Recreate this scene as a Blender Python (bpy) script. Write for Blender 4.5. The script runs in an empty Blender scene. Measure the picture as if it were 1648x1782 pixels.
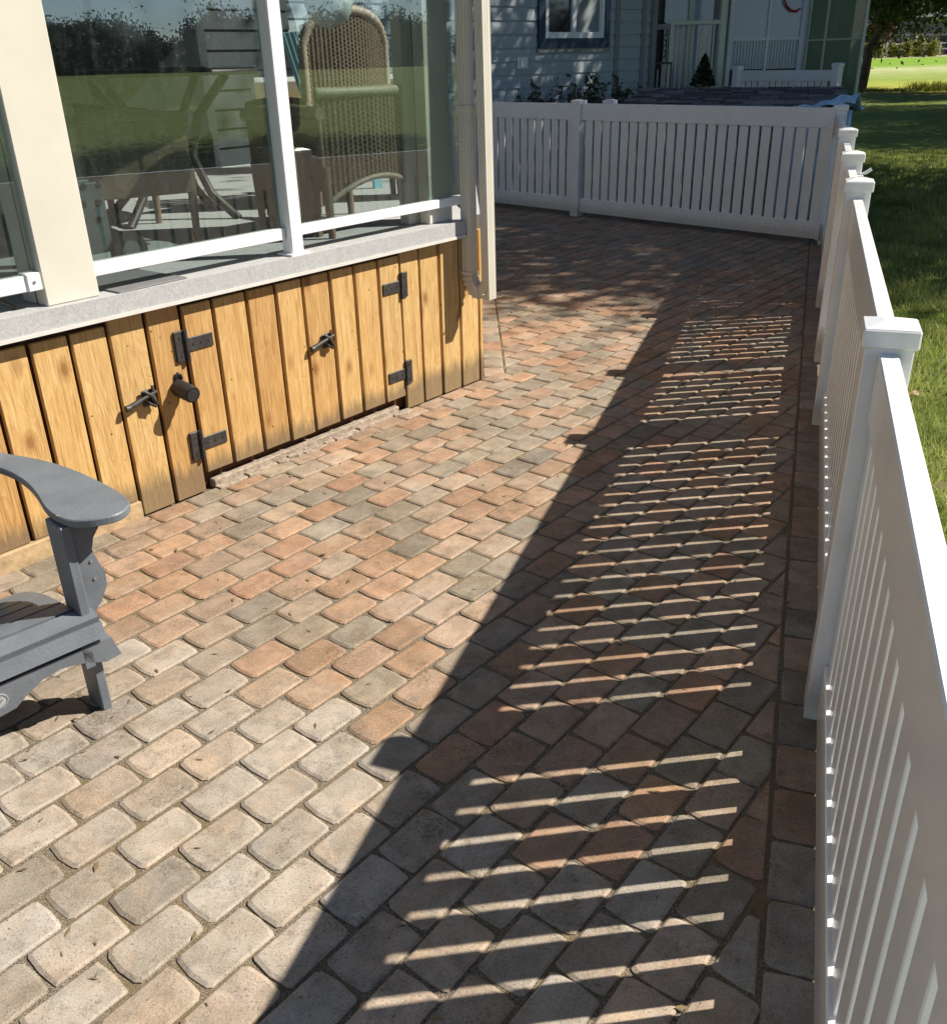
import bpy, math, random
import numpy as np
from mathutils import Vector, Matrix
random.seed(7); rng = np.random.default_rng(7)
R = math.radians
S = bpy.context.scene
COL = S.collection

# ------------------------------------------------------------------ camera, sky, sun, exposure
EYE = 1.55
cam_d = bpy.data.cameras.new('camera'); cam = bpy.data.objects.new('camera', cam_d); COL.objects.link(cam)
_p, _r = 0.45304908, -0.02445125
_fw = Vector((0, math.cos(_p), -math.sin(_p))); _rt = Vector((1, 0, 0)); _up = _rt.cross(_fw)
_r2 = math.cos(_r)*_rt + math.sin(_r)*_up; _u2 = -math.sin(_r)*_rt + math.cos(_r)*_up
_m = Matrix((_r2, _u2, -_fw)).transposed().to_4x4(); _m.translation = Vector((0, 0, EYE))
cam.matrix_world = _m
cam_d.sensor_fit = 'HORIZONTAL'; cam_d.sensor_width = 36; cam_d.lens = 36*1617.555/1648
cam_d.clip_start = 0.05; cam_d.clip_end = 2000
S.camera = cam

SUN_DIR = Vector((1.08, 0.13, 1.0)).normalized()
SUN_EL = math.asin(SUN_DIR.z); SUN_ROT = math.atan2(SUN_DIR.x, SUN_DIR.y)
world = bpy.data.worlds.new('World'); S.world = world; world.use_nodes = True
wn = world.node_tree; bg = wn.nodes['Background']
sky = wn.nodes.new('ShaderNodeTexSky'); sky.sky_type = 'NISHITA'; sky.sun_disc = False
sky.sun_elevation = SUN_EL; sky.sun_rotation = SUN_ROT; sky.altitude = 1500; sky.air_density = 0.8; sky.dust_density = 0.1
wn.links.new(sky.outputs[0], bg.inputs[0]); bg.inputs[1].default_value = 0.068
sun_d = bpy.data.lights.new('sun', 'SUN'); sun_d.energy = 5.0; sun_d.angle = R(0.53); sun_d.color = (1, 0.93, 0.82)
sun = bpy.data.objects.new('sun', sun_d); COL.objects.link(sun); sun.location = (20, 2, 20)
sun.rotation_euler = SUN_DIR.to_track_quat('Z', 'Y').to_euler()
S.view_settings.view_transform = 'Standard'; S.view_settings.look = 'None'
S.view_settings.exposure = 0.78; S.view_settings.gamma = 1; S.view_settings.use_curve_mapping = False
S.render.engine = 'CYCLES'
S.cycles.max_bounces = 10; S.cycles.diffuse_bounces = 3; S.cycles.transparent_max_bounces = 24
S.cycles.caustics_reflective = False; S.cycles.caustics_refractive = False

# ------------------------------------------------------------------ material helpers
class NT:
    def __init__(s, name):
        s.m = bpy.data.materials.new(name); s.m.use_nodes = True
        s.t = s.m.node_tree; s.n = s.t.nodes; s.b = s.n['Principled BSDF']
        s.out = s.n['Material Output']
    def new(s, typ, **kw):
        nd = s.n.new(typ)
        for k, v in kw.items(): setattr(nd, k, v)
        return nd
    def link(s, a, b): s.t.links.new(a, b)
    def setb(s, rough=.6, spec=.5, **kw):
        s.b.inputs['Roughness'].default_value = rough
        s.b.inputs['Specular IOR Level'].default_value = spec
        for k, v in kw.items(): s.b.inputs[k].default_value = v
    def coords(s, scale=(1, 1, 1), world=False, per_object=False):
        if world:
            g = s.new('ShaderNodeNewGeometry').outputs['Position']
        else:
            g = s.new('ShaderNodeTexCoord').outputs['Object']
        if per_object:
            oi = s.new('ShaderNodeObjectInfo'); ml = s.new('ShaderNodeVectorMath', operation='MULTIPLY')
            cb = s.new('ShaderNodeCombineXYZ')
            for i in range(3): s.link(oi.outputs['Random'], cb.inputs[i])
            ml.inputs[1].default_value = (37.3, 91.7, 53.1); s.link(cb.outputs[0], ml.inputs[0])
            ad = s.new('ShaderNodeVectorMath', operation='ADD'); s.link(g, ad.inputs[0]); s.link(ml.outputs[0], ad.inputs[1]); g = ad.outputs[0]
        mp = s.new('ShaderNodeMapping'); mp.inputs['Scale'].default_value = scale; s.link(g, mp.inputs[0])
        return mp.outputs[0]
    def noise(s, vec, scale, detail=4, rough=.55, dist=0):
        nd = s.new('ShaderNodeTexNoise'); nd.inputs['Scale'].default_value = scale
        nd.inputs['Detail'].default_value = detail; nd.inputs['Roughness'].default_value = rough
        nd.inputs['Distortion'].default_value = dist; s.link(vec, nd.inputs['Vector']); return nd.outputs['Fac']
    def ramp(s, fac, stops):
        nd = s.new('ShaderNodeValToRGB'); el = nd.color_ramp.elements
        while len(el) < len(stops): el.new(0.5)
        for e_, (p, c) in zip(el, stops):
            e_.position = p; e_.color = (*c, 1) if not isinstance(c, (int, float)) else (c, c, c, 1)
        s.link(fac, nd.inputs[0]); return nd.outputs[0]
    def mix(s, fac, a, b, mode='MIX'):
        nd = s.new('ShaderNodeMix', data_type='RGBA', blend_type=mode)
        for i, v in ((0, fac), (6, a), (7, b)):
            if isinstance(v, (int, float)): nd.inputs[i].default_value = v
            elif isinstance(v, (tuple, list)): nd.inputs[i].default_value = (*v, 1)
            else: s.link(v, nd.inputs[i])
        return nd.outputs[2]
    def bump(s, h, dist=.002, strength=1):
        nd = s.new('ShaderNodeBump'); nd.inputs['Distance'].default_value = dist; nd.inputs['Strength'].default_value = strength
        s.link(h, nd.inputs['Height']); s.link(nd.outputs[0], s.b.inputs['Normal'])
    def color(s, c):
        if isinstance(c, (tuple, list)): s.b.inputs['Base Color'].default_value = (*c, 1)
        else: s.link(c, s.b.inputs['Base Color'])
    def math(s, op, a, b=0):
        nd = s.new('ShaderNodeMath', operation=op)
        for i, v in ((0, a), (1, b)):
            if isinstance(v, (int, float)): nd.inputs[i].default_value = v
            else: s.link(v, nd.inputs[i])
        return nd.outputs[0]

def simple(name, col, rough=.6, var=.12, scale=8, bump=0, bscale=60, spec=.5, metallic=0):
    t = NT(name); t.setb(rough, spec); t.b.inputs['Metallic'].default_value = metallic
    v = t.coords(per_object=True)
    f = t.noise(v, scale, 5)
    lo = tuple(c*(1-var) for c in col); hi = tuple(min(1, c*(1+var)) for c in col)
    t.color(t.ramp(f, [(.3, lo), (.7, hi)]))
    if bump: t.bump(t.noise(v, bscale, 3), bump)
    return t.m

def mat_paver(name, attr):
    t = NT(name); t.setb(.85, .3)
    w = t.coords(world=True)
    if attr:
        a = t.new('ShaderNodeAttribute', attribute_name='tint').outputs['Color']
    else:
        a = t.new('ShaderNodeObjectInfo').outputs['Color']
    big = t.noise(w, 13, 5, .62, .4)
    c = t.mix(t.ramp(big, [(.40, 0), (.60, .9)]), a, t.mix(1., a, (.72, .72, .70), 'MULTIPLY'))
    warm = t.noise(t.coords((1, 1, 1), world=True), 7.5, 4, .6, .8)
    c = t.mix(t.ramp(warm, [(.46, 0), (.62, .55)]), c, t.mix(1., c, (1.08, .95, .82), 'MULTIPLY'))
    smoke = t.noise(w, 15, 5, .68, .9)
    c = t.mix(t.math('MULTIPLY', t.ramp(smoke, [(.54, 0), (.68, 1)]), .50), c, (.155, .135, .115))
    region = t.ramp(t.noise(w, 1.15, 5, .6), [(.40, 0), (.62, 1)])
    c = t.mix(t.math('MULTIPLY', region, .38), c, t.mix(1., c, (.66, .60, .54), 'MULTIPLY'))
    sp = t.noise(w, 230, 4, .75)
    c = t.mix(t.ramp(sp, [(.34, .8), (.47, 0)]), c, (.10, .08, .06))
    sp2 = t.noise(w, 300, 3, .65)
    c = t.mix(t.ramp(sp2, [(.56, 0), (.70, .55)]), c, (.60, .52, .42))
    moss = t.noise(w, 4.3, 6, .78)
    c = t.mix(t.math('MULTIPLY', t.ramp(moss, [(.52, 0), (.63, 1)]), t.math('MULTIPLY', t.ramp(t.noise(w, 95, 6, .85), [(.45, 0), (.58, 1)]), .72)), c, (.095, .07, .04))
    pit = t.new('ShaderNodeTexVoronoi'); pit.inputs['Scale'].default_value = 30; t.link(w, pit.inputs['Vector'])
    c = t.mix(t.ramp(pit.outputs['Distance'], [(.03, .85), (.09, 0)]), c, (.06, .04, .03))
    sandy = t.noise(w, 2.7, 4, .6)
    c = t.mix(t.math('MULTIPLY', t.ramp(sandy, [(.56, 0), (.66, 1)]), t.math('MULTIPLY', t.ramp(t.noise(w, 380, 2, .6), [(.48, 0), (.56, 1)]), .65)), c, (.44, .39, .32))
    t.color(c)
    h = t.mix(.5, t.noise(w, 210, 5, .7), t.noise(w, 30, 3, .5))
    t.bump(h, .0022, .9)
    return t.m

def mat_sand():
    t = NT('joint_sand'); t.setb(.95, .1); w = t.coords(world=True)
    g = t.noise(w, 420, 2, .6)
    c = t.ramp(g, [(.32, (.045, .035, .024)), (.5, (.17, .135, .095)), (.7, (.42, .37, .30))])
    c = t.mix(t.ramp(t.noise(w, 2.3, 5, .7), [(.45, 0), (.62, .7)]), c, (.19, .14, .07))
    t.color(c); t.bump(g, .003, 1); return t.m

def mat_wood():
    t = NT('cedar_plank'); t.setb(.65, .3)
    v = t.coords((1, 1, .16), per_object=True)
    v2 = t.coords((1, 1, .05), per_object=True)
    grain = t.noise(v2, 95, 4, .6, 1.2)
    wv = t.new('ShaderNodeTexNoise'); wv.inputs['Scale'].default_value = 9; wv.inputs['Detail'].default_value = 2; wv.inputs['Distortion'].default_value = 1.5; t.link(v, wv.inputs['Vector'])
    rings = t.math('FRACT', t.math('MULTIPLY', wv.outputs['Fac'], 14))
    rings = t.ramp(rings, [(0, .1), (.45, .55), (.85, 1), (1, .1)])
    c = t.ramp(grain, [(.24, (.36, .205, .075)), (.48, (.60, .405, .175)), (.74, (.75, .56, .28))])
    c = t.mix(t.math('MULTIPLY', rings, .30), c, (.36, .17, .045))
    # knots
    kv = t.coords((1, 1, .55), per_object=True)
    vo = t.new('ShaderNodeTexVoronoi'); vo.inputs['Scale'].default_value = 6.5; t.link(kv, vo.inputs['Vector'])
    c = t.mix(t.ramp(vo.outputs['Distance'], [(.06, .9), (.10, .5), (.20, 0)]), c, (.27, .13, .045))
    streak = t.noise(t.coords((1, 1, .07), per_object=True), 34, 5, .7, .6)
    c = t.mix(t.ramp(streak, [(.55, 0), (.72, .5)]), c, (.30, .17, .07))
    nail = t.new('ShaderNodeTexVoronoi'); nail.inputs['Scale'].default_value = 14; t.link(t.coords(per_object=True), nail.inputs['Vector'])
    c = t.mix(t.ramp(nail.outputs['Distance'], [(.045, .9), (.075, 0)]), c, (.10, .05, .02))
    oi = t.new('ShaderNodeObjectInfo')
    c = t.mix(1., c, t.ramp(oi.outputs['Random'], [(0, (.80, .70, .60)), (.35, (1, .96, .88)), (.7, (.92, .90, .86)), (1, (1.0, 1.0, .98))]), 'MULTIPLY')
    # weathered splash stain near the ground
    sep = t.new('ShaderNodeSeparateXYZ'); t.link(t.new('ShaderNodeNewGeometry').outputs['Position'], sep.inputs[0])
    zz = t.math('ADD', sep.outputs[2], t.math('MULTIPLY', t.noise(v, 26, 4, .7), -.20))
    c = t.mix(t.math('MULTIPLY', t.ramp(zz, [(0, .85), (.07, 0)]), .9), c, (.15, .115, .075))
    t.color(c); t.bump(t.mix(.5, grain, rings), .0012, .7)
    return t.m

def mat_glass():
    t = NT('windscreen_glass')
    t.n.remove(t.b)
    tr = t.new('ShaderNodeBsdfTransparent'); tr.inputs[0].default_value = (.79, .85, .84, 1)
    gl = t.new('ShaderNodeBsdfGlossy'); gl.inputs['Roughness'].default_value = 0.0; gl.inputs[0].default_value = (1, 1, 1, 1)
    ge = t.new('ShaderNodeNewGeometry'); dt_ = t.new('ShaderNodeVectorMath', operation='DOT_PRODUCT')
    t.link(ge.outputs['Incoming'], dt_.inputs[0]); t.link(ge.outputs['Normal'], dt_.inputs[1])
    fr = t.math('ADD', .11, t.math('MULTIPLY', .89, t.math('POWER', t.math('SUBTRACT', 1.0, t.math('ABSOLUTE', dt_.outputs['Value'])), 5)))   # Schlick, same on both faces
    mx = t.new('ShaderNodeMixShader'); t.link(fr, mx.inputs[0]); t.link(tr.outputs[0], mx.inputs[1]); t.link(gl.outputs[0], mx.inputs[2])
    df = t.new('ShaderNodeBsdfDiffuse'); df.inputs[0].default_value = (.55, .56, .54, 1)
    v = t.coords((1, 1, .12), world=True)
    dust = t.ramp(t.mix(.5, t.noise(v, 26, 6, .7), t.noise(t.coords(world=True), 55, 4, .8)), [(.50, .004), (.68, .035)])
    m2 = t.new('ShaderNodeMixShader'); t.link(dust, m2.inputs[0]); t.link(mx.outputs[0], m2.inputs[1]); t.link(df.outputs[0], m2.inputs[2])
    t.link(m2.outputs[0], t.out.inputs[0]); return t.m

def mat_window(name, tint=(.05, .07, .09), rough=.05):
    t = NT(name); t.setb(rough, .8); t.color(tint); return t.m

def mat_vinyl():
    t = NT('white_vinyl'); t.setb(.22, .5)
    w = t.coords(world=True)
    c = t.ramp(t.noise(w, 6, 6, .65), [(.3, (.78, .775, .765)), (.6, (.83, .825, .815))])
    c = t.mix(t.ramp(t.noise(w, 38, 6, .82), [(.60, 0), (.76, .40)]), c, (.50, .45, .37))
    c = t.mix(t.ramp(t.noise(w, 2.6, 5, .7), [(.5, 0), (.7, .22)]), c, (.58, .55, .49))
    sep = t.new('ShaderNodeSeparateXYZ'); t.link(w, sep.inputs[0])
    zz = t.math('ADD', sep.outputs[2], t.math('MULTIPLY', t.noise(w, 40, 4, .7), -.16))
    c = t.mix(t.ramp(zz, [(0, .45), (.07, 0)]), c, (.35, .30, .22))
    t.color(c); return t.m

def mat_lawn():
    t = NT('lawn_ground'); t.setb(.95, .1)
    w = t.coords(world=True)
    near = t.ramp(t.noise(w, 1.7, 6, .7), [(.32, (.085, .13, .026)), (.52, (.15, .20, .04)), (.66, (.21, .22, .07)), (.78, (.26, .20, .11))])
    fine = t.noise(w, 34, 5, .75)
    near = t.mix(1., near, t.ramp(fine, [(.3, (.55, .55, .55)), (.7, (1.35, 1.35, 1.35))]), 'MULTIPLY')
    sep = t.new('ShaderNodeSeparateXYZ'); t.link(w, sep.inputs[0])
    y = t.math('ADD', sep.outputs[1], t.math('MULTIPLY', t.math('SUBTRACT', t.noise(w, .12, 3, .5), .5), 9))
    band = t.ramp(t.math('DIVIDE', y, 100), [(.39, (.20, .19, .06)), (.43, (.36, .34, .06)), (.47, (.36, .38, .07)), (.52, (.24, .31, .06)), (.60, (.34, .38, .14)), (.655, (.42, .44, .22)), (.70, (.20, .32, .04)), (.86, (.18, .32, .03)), (.90, (.38, .30, .22))])
    far = t.mix(1., band, t.ramp(t.noise(w, .8, 6, .7), [(.3, (.8, .8, .8)), (.7, (1.15, 1.15, 1.15))]), 'MULTIPLY')
    c = t.mix(t.ramp(t.math('DIVIDE', sep.outputs[1], 100), [(.37, 0), (.395, 1)]), near, far)
    t.color(c); t.bump(fine, .03, .8); return t.m

def mat_leaf(name, a, b, trans=.35):
    t = NT(name); t.n.remove(t.b)
    g = t.new('ShaderNodeAttribute', attribute_name='shade').outputs['Fac']
    c = t.ramp(g, [(0, a), (1, b)])
    d = t.new('ShaderNodeBsdfDiffuse'); tl = t.new('ShaderNodeBsdfTranslucent'); gl = t.new('ShaderNodeBsdfGlossy')
    gl.inputs['Roughness'].default_value = .45; gl.inputs[0].default_value = (.5, .5, .5, 1)
    t.link(c, d.inputs[0]); t.link(c, tl.inputs[0])
    m1 = t.new('ShaderNodeMixShader'); m1.inputs[0].default_value = trans
    t.link(d.outputs[0], m1.inputs[1]); t.link(tl.outputs[0], m1.inputs[2])
    m2 = t.new('ShaderNodeMixShader'); m2.inputs[0].default_value = .06
    t.link(m1.outputs[0], m2.inputs[1]); t.link(gl.outputs[0], m2.inputs[2])
    t.link(m2.outputs[0], t.out.inputs[0]); return t.m

def mat_shingle():
    t = NT('asphalt_shingle'); t.setb(.75, .4); w = t.coords(world=True)
    oi = t.new('ShaderNodeObjectInfo')
    c = t.ramp(oi.outputs['Random'], [(0, (.05, .05, .06)), (.5, (.11, .11, .125)), (1, (.24, .235, .24))])
    c = t.mix(1., c, t.ramp(t.noise(w, 160, 2, .6), [(.3, (.5, .5, .5)), (.7, (1.5, 1.5, 1.5))]), 'MULTIPLY')
    t.color(c); return t.m

def mat_speckle():
    t = NT('vinyl_decking'); t.setb(.75, .3); w = t.coords(world=True)
    c = t.ramp(t.noise(w, 120, 3, .75), [(.3, (.25, .25, .25)), (.5, (.41, .41, .405)), (.68, (.55, .55, .54))])
    c = t.mix(.5, c, t.ramp(t.noise(w, 22, 4, .6), [(.3, (.33, .33, .34)), (.7, (.46, .46, .45))]))
    t.color(c); t.bump(t.noise(w, 200, 2), .001, .5); return t.m

M = dict(
    paver=mat_paver('tumbled_paver', False), paver_s=mat_paver('tumbled_paver_far', True), sand=mat_sand(), wood=mat_wood(),
    glass=mat_glass(), edge=simple('glass_edge', (.16, .42, .40), .2, .1), vinyl=mat_vinyl(), lawn=mat_lawn(), speck=mat_speckle(),
    beige=simple('beige_aluminium', (.60, .57, .485), .45, .05, 5), white=simple('white_aluminium', (.80, .80, .79), .35, .03, 5),
    fascia_edge=simple('pale_metal_flashing', (.62, .60, .56), .5, .06, 12),
    darkwood=simple('dark_board_gap', (.10, .040, .018), .9, .2, 20), beam=simple('rough_timber', (.42, .30, .17), .85, .25, 22, .002, 70),
    black=simple('black_iron', (.036, .033, .031), .5, .5, 30, .0006, 150), plastic=simple('corrugated_black_plastic', (.022, .022, .024), .5, .2, 40),
    grey=simple('slate_grey_polywood', (.130, .146, .168), .45, .16, 9, .0009, 120), emblem=simple('emblem_plate', (.42, .44, .46), .35, .1, 60, metallic=.3),
    emblem_d=simple('emblem_mark', (.14, .15, .17), .5, .1), wicker=simple('brown_wicker', (.175, .125, .085), .55, .3, 60), wicker_r=simple('pale_wicker_edge', (.36, .29, .22), .55, .25, 70),
    iron=simple('dark_chair_metal', (.03, .025, .022), .5, .2, 20), siding=simple('blue_grey_siding', (.37, .42, .45), .6, .07, 6), trim=simple('grey_trim', (.24, .25, .24), .6, .06, 5),
    navy=simple('navy_window_trim', (.018, .04, .085), .45, .1, 8), wpaint=simple('white_window_frame', (.74, .78, .80), .4, .04, 8),
    dglass=mat_window('dark_window_glass', (.02, .025, .03)), curtain=simple('pale_curtain', (.22, .26, .27), .8, .1, 14), pglass=mat_window('painted_sky_pane', (.30, .38, .52), .12),  # pglass: reflected sky painted in as a blue base colour
    gglass=mat_window('painted_tree_pane', (.20, .27, .17), .04), cream=simple('cream_railing', (.55, .58, .46), .45, .05, 8), shingle=mat_shingle(),  # gglass: reflected trees painted in as a green base colour
    bluecloth=simple('pale_blue_tarp', (.36, .54, .70), .5, .25, 9), mat=simple('plain_grey_sheet', (.16, .16, .165), .8, .1, 20), globe=simple('white_globe', (.86, .86, .84), .35, .08, 9),
    bluechair=simple('pale_blue_plastic', (.25, .52, .60), .35, .05, 8), yellow=simple('yellow_cushion', (.65, .36, .04), .8, .1, 8), steel=simple('grey_steel', (.16, .18, .18), .4, .1, 14, metallic=.4),
    bark=simple('grey_brown_bark', (.13, .095, .07), .9, .4, 14, .012, 22), tableglass=mat_window('table_glass', (.05, .06, .06), .03),
    leaf=mat_leaf('shade_tree_leaf', (.025, .05, .010), (.085, .13, .022)), dleaf=mat_leaf('dark_evergreen_leaf', (.010, .022, .010), (.035, .055, .020), .15),
    rleaf=mat_leaf('purple_leaf', (.05, .012, .02), (.13, .03, .05)), yleaf=mat_leaf('yellow_green_leaf', (.14, .16, .02), (.34, .33, .05)), bleaf=mat_leaf('shrub_leaf', (.025, .045, .018), (.085, .13, .05), .25),
    blade=mat_leaf('grass_blade', (.15, .21, .035), (.50, .53, .17), .45), debris=mat_leaf('leaf_debris', (.08, .05, .025), (.30, .22, .11), .1), litter=mat_leaf('dry_leaf', (.30, .20, .09), (.55, .45, .26), .3), yl=mat_leaf('yellow_leaf', (.55, .33, .05), (.6, .4, .08)),
    housewhite=simple('white_siding_far', (.72, .74, .76), .7, .04, 2), housegrey=simple('grey_siding_far', (.075, .085, .10), .7, .06, 2), roofgrey=simple('far_roof', (.10, .10, .11), .9, .1, 2),
    red=simple('red_ribbon', (.45, .02, .015), .5, .1, 9), screw=simple('screw_steel', (.5, .5, .5), .35, .05, 9, metallic=.8), rubble=simple('rubble_stone', (.32, .26, .20), .95, .35, 30, .006, 60),
    darksiding=simple('shade_dark_siding', (.035, .042, .05), .6, .08, 6),  # shade of the deck interior put into the siding colour
    soil=simple('dark_soil', (.05, .04, .03), .95, .3, 9),
)

# ------------------------------------------------------------------ mesh helpers
class MB:
    def __init__(s): s.v = []; s.f = []; s.mi = []; s.mats = []; s.smooth = []
    def _mat(s, m):
        if m is None: return 0
        if m not in s.mats: s.mats.append(m)
        return s.mats.index(m)
    def add(s, vs, fs, m=None, sm=False):
        o = len(s.v); s.v += [tuple(v) for v in vs]; s.f += [tuple(i+o for i in f) for f in fs]
        k = s._mat(m); s.mi += [k]*len(fs); s.smooth += [sm]*len(fs); return s
    def box(s, x0, x1, y0, y1, z0, z1, m=None, bev=0.0):
        if bev <= 0:
            vs = [(x, y, z) for z in (z0, z1) for y in (y0, y1) for x in (x0, x1)]
            return s.add(vs, [(0, 2, 3, 1), (4, 5, 7, 6), (0, 1, 5, 4), (2, 6, 7, 3), (0, 4, 6, 2), (1, 3, 7, 5)], m)
        b = bev; vs = []; idx = {}
        for ax in range(3):
            for sx in (0, 1):
                for sy in (0, 1):
                    for sz in (0, 1):
                        c = [(x0, x1)[sx], (y0, y1)[sy], (z0, z1)[sz]]
                        sg = [1-2*sx, 1-2*sy, 1-2*sz]
                        for a in range(3):
                            if a != ax: c[a] += sg[a]*b
                        idx[(ax, sx, sy, sz)] = len(vs); vs.append(tuple(c))
        fs = []
        g = lambda ax, *q: idx[(ax, *q)]
        for ax in range(3):
            o = [a for a in range(3) if a != ax]
            for sd in (0, 1):
                quad = []
                for (p, q) in ((0, 0), (1, 0), (1, 1), (0, 1)):
                    k = [0, 0, 0]; k[ax] = sd; k[o[0]] = p; k[o[1]] = q; quad.append(g(ax, *k))
                fs.append(tuple(quad))
        for a1, a2, a3 in ((0, 1, 2), (0, 2, 1), (1, 2, 0)):
            for p in (0, 1):
                for q in (0, 1):
                    k0 = [0, 0, 0]; k0[a1] = p; k0[a2] = q; k1 = list(k0); k1[a3] = 1
                    fs.append((g(a1, *k0), g(a1, *k1), g(a2, *k1), g(a2, *k0)))
        for sx in (0, 1):
            for sy in (0, 1):
                for sz in (0, 1): fs.append((g(0, sx, sy, sz), g(1, sx, sy, sz), g(2, sx, sy, sz)))
        return s.add(vs, fs, m)
    def bar(s, a, b, w, h, m=None, up=(0, 0, 1)):
        a = Vector(a); b = Vector(b); d = (b-a).normalized(); u = Vector(up)
        sd = d.cross(u); sd = sd.normalized() if sd.length > 1e-5 else Vector((1, 0, 0)); u = sd.cross(d)
        vs = [p+sd*(w/2*i)+u*(h/2*j) for p in (a, b) for j in (-1, 1) for i in (-1, 1)]
        return s.add(vs, [(0, 1, 3, 2), (4, 6, 7, 5), (0, 4, 5, 1), (2, 3, 7, 6), (0, 2, 6, 4), (1, 5, 7, 3)], m)
    def tube(s, pts, r, n=8, m=None, cap=True):
        pts = [Vector(p) for p in pts]; rs = r if isinstance(r, (list, tuple)) else [r]*len(pts)
        vs = []; prev = None
        for i, p in enumerate(pts):
            d = (pts[min(i+1, len(pts)-1)]-pts[max(i-1, 0)]).normalized()
            if prev is None: a = d.orthogonal().normalized()
            else:
                a = prev-d*prev.dot(d); a = a.normalized() if a.length > 1e-6 else d.orthogonal().normalized()
            prev = a; b = d.cross(a)
            vs += [p+(a*math.cos(2*math.pi*k/n)+b*math.sin(2*math.pi*k/n))*rs[i] for k in range(n)]
        fs = [(i*n+k, i*n+(k+1) % n, (i+1)*n+(k+1) % n, (i+1)*n+k) for i in range(len(pts)-1) for k in range(n)]
        s.add(vs, fs, m, True)
        if cap:
            s.add(vs[:n], [tuple(range(n))[::-1]], m); s.add(vs[-n:], [tuple(range(n))], m)
        return s
    def prism(s, poly, z0, z1, m=None, fn=None, bev=0):
        """poly in (x,y) extruded z0..z1, fn maps (x,y,z)->world-ish"""
        fn = fn or (lambda x, y, z: (x, y, z)); n = len(poly)
        if bev:
            cx = sum(p[0] for p in poly)/n; cy = sum(p[1] for p in poly)/n
            inn = []
            for i, p in enumerate(poly):
                a = Vector(poly[i-1]); q = Vector(p); b = Vector(poly[(i+1) % n])
                t_ = (b-a).normalized(); nr = Vector((-t_.y, t_.x))
                inn.append((q.x+nr.x*bev, q.y+nr.y*bev))
            rings = [(inn, z0), (poly, z0+bev), (poly, z1-bev), (inn, z1)]
        else: rings = [(poly, z0), (poly, z1)]
        vs = [fn(p[0], p[1], z) for ring, z in rings for p in ring]
        fs = [(k*n+i, k*n+(i+1) % n, (k+1)*n+(i+1) % n, (k+1)*n+i) for k in range(len(rings)-1) for i in range(n)]
        fs += [tuple(range(n))[::-1], tuple(range((len(rings)-1)*n, len(rings)*n))]
        return s.add(vs, fs, m)
    def lathe(s, prof, n=20, c=(0, 0, 0), m=None):
        vs = [(c[0]+r*math.cos(2*math.pi*k/n), c[1]+r*math.sin(2*math.pi*k/n), c[2]+z) for r, z in prof for k in range(n)]
        fs = [(i*n+k, i*n+(k+1) % n, (i+1)*n+(k+1) % n, (i+1)*n+k) for i in range(len(prof)-1) for k in range(n)]
        return s.add(vs, fs, m, True)
    def mesh(s, name, mat):
        me = bpy.data.meshes.new(name); me.from_pydata([tuple(v) for v in s.v], [], s.f)
        if s.mats:
            for x in s.mats: me.materials.append(x)
            me.polygons.foreach_set('material_index', s.mi)
        else: me.materials.append(mat)
        me.polygons.foreach_set('use_smooth', s.smooth); me.update(); return me
    def build(s, name, mat=None, parent=None, loc=None):
        o = bpy.data.objects.new(name, s.mesh(name, mat)); COL.objects.link(o)
        if parent is not None: o.parent = parent
        if loc is not None: o.location = loc
        return o

def link(name, me, parent=None, loc=(0, 0, 0), rz=0):
    o = bpy.data.objects.new(name, me); COL.objects.link(o)
    if parent is not None: o.parent = parent
    o.location = loc; o.rotation_euler = (0, 0, rz); return o

def tag(o, label=None, cat=None, group=None, kind=None):
    if label: o['label'] = label
    if cat: o['category'] = cat
    if group: o['group'] = group
    if kind: o['kind'] = kind
    return o

def thing(name, label, cat, loc=(0, 0, 0), rz=0, group=None):
    o = bpy.data.objects.new(name, None); COL.objects.link(o); o.location = loc; o.rotation_euler = (0, 0, rz)
    o.empty_display_size = .1
    return tag(o, label, cat, group)

def tree_copy(src, loc, rz, label, group=None):
    r = src.copy(); COL.objects.link(r); r.location = loc; r.rotation_euler = (0, 0, rz); r['label'] = label
    if group: r['group'] = group
    for ch in list(src.children):
        c = ch.copy(); COL.objects.link(c); c.parent = r
        for g in list(ch.children):
            d = g.copy(); COL.objects.link(d); d.parent = c
    return r

def np_mesh(name, verts, nper, mat, shade=None):
    """verts (N*nper,3) as N separate polygons of nper corners"""
    N = len(verts)//nper; me = bpy.data.meshes.new(name)
    me.vertices.add(len(verts)); me.vertices.foreach_set('co', np.ascontiguousarray(verts, dtype=np.float32).ravel())
    me.loops.add(len(verts)); me.loops.foreach_set('vertex_index', np.arange(len(verts), dtype=np.int32))
    me.polygons.add(N); me.polygons.foreach_set('loop_start', np.arange(0, len(verts), nper, dtype=np.int32))
    me.polygons.foreach_set('loop_total', np.full(N, nper, dtype=np.int32))
    me.update(calc_edges=True)
    if shade is not None:
        at = me.attributes.new('shade', 'FLOAT', 'FACE'); at.data.foreach_set('value', shade.astype(np.float32))
    me.materials.append(mat); return me

# ------------------------------------------------------------------ frames of the place
UF = Vector((.329, .944)).normalized(); NF = Vector((UF.y, -UF.x)); RF = math.atan2(UF.y, UF.x)     # side fence line
CD = Vector((.061, 4.835)); ED = Vector((.637, .771)).normalized(); MD = Vector((ED.y, -ED.x)); RD = math.atan2(ED.y, ED.x)   # deck front line

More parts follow.
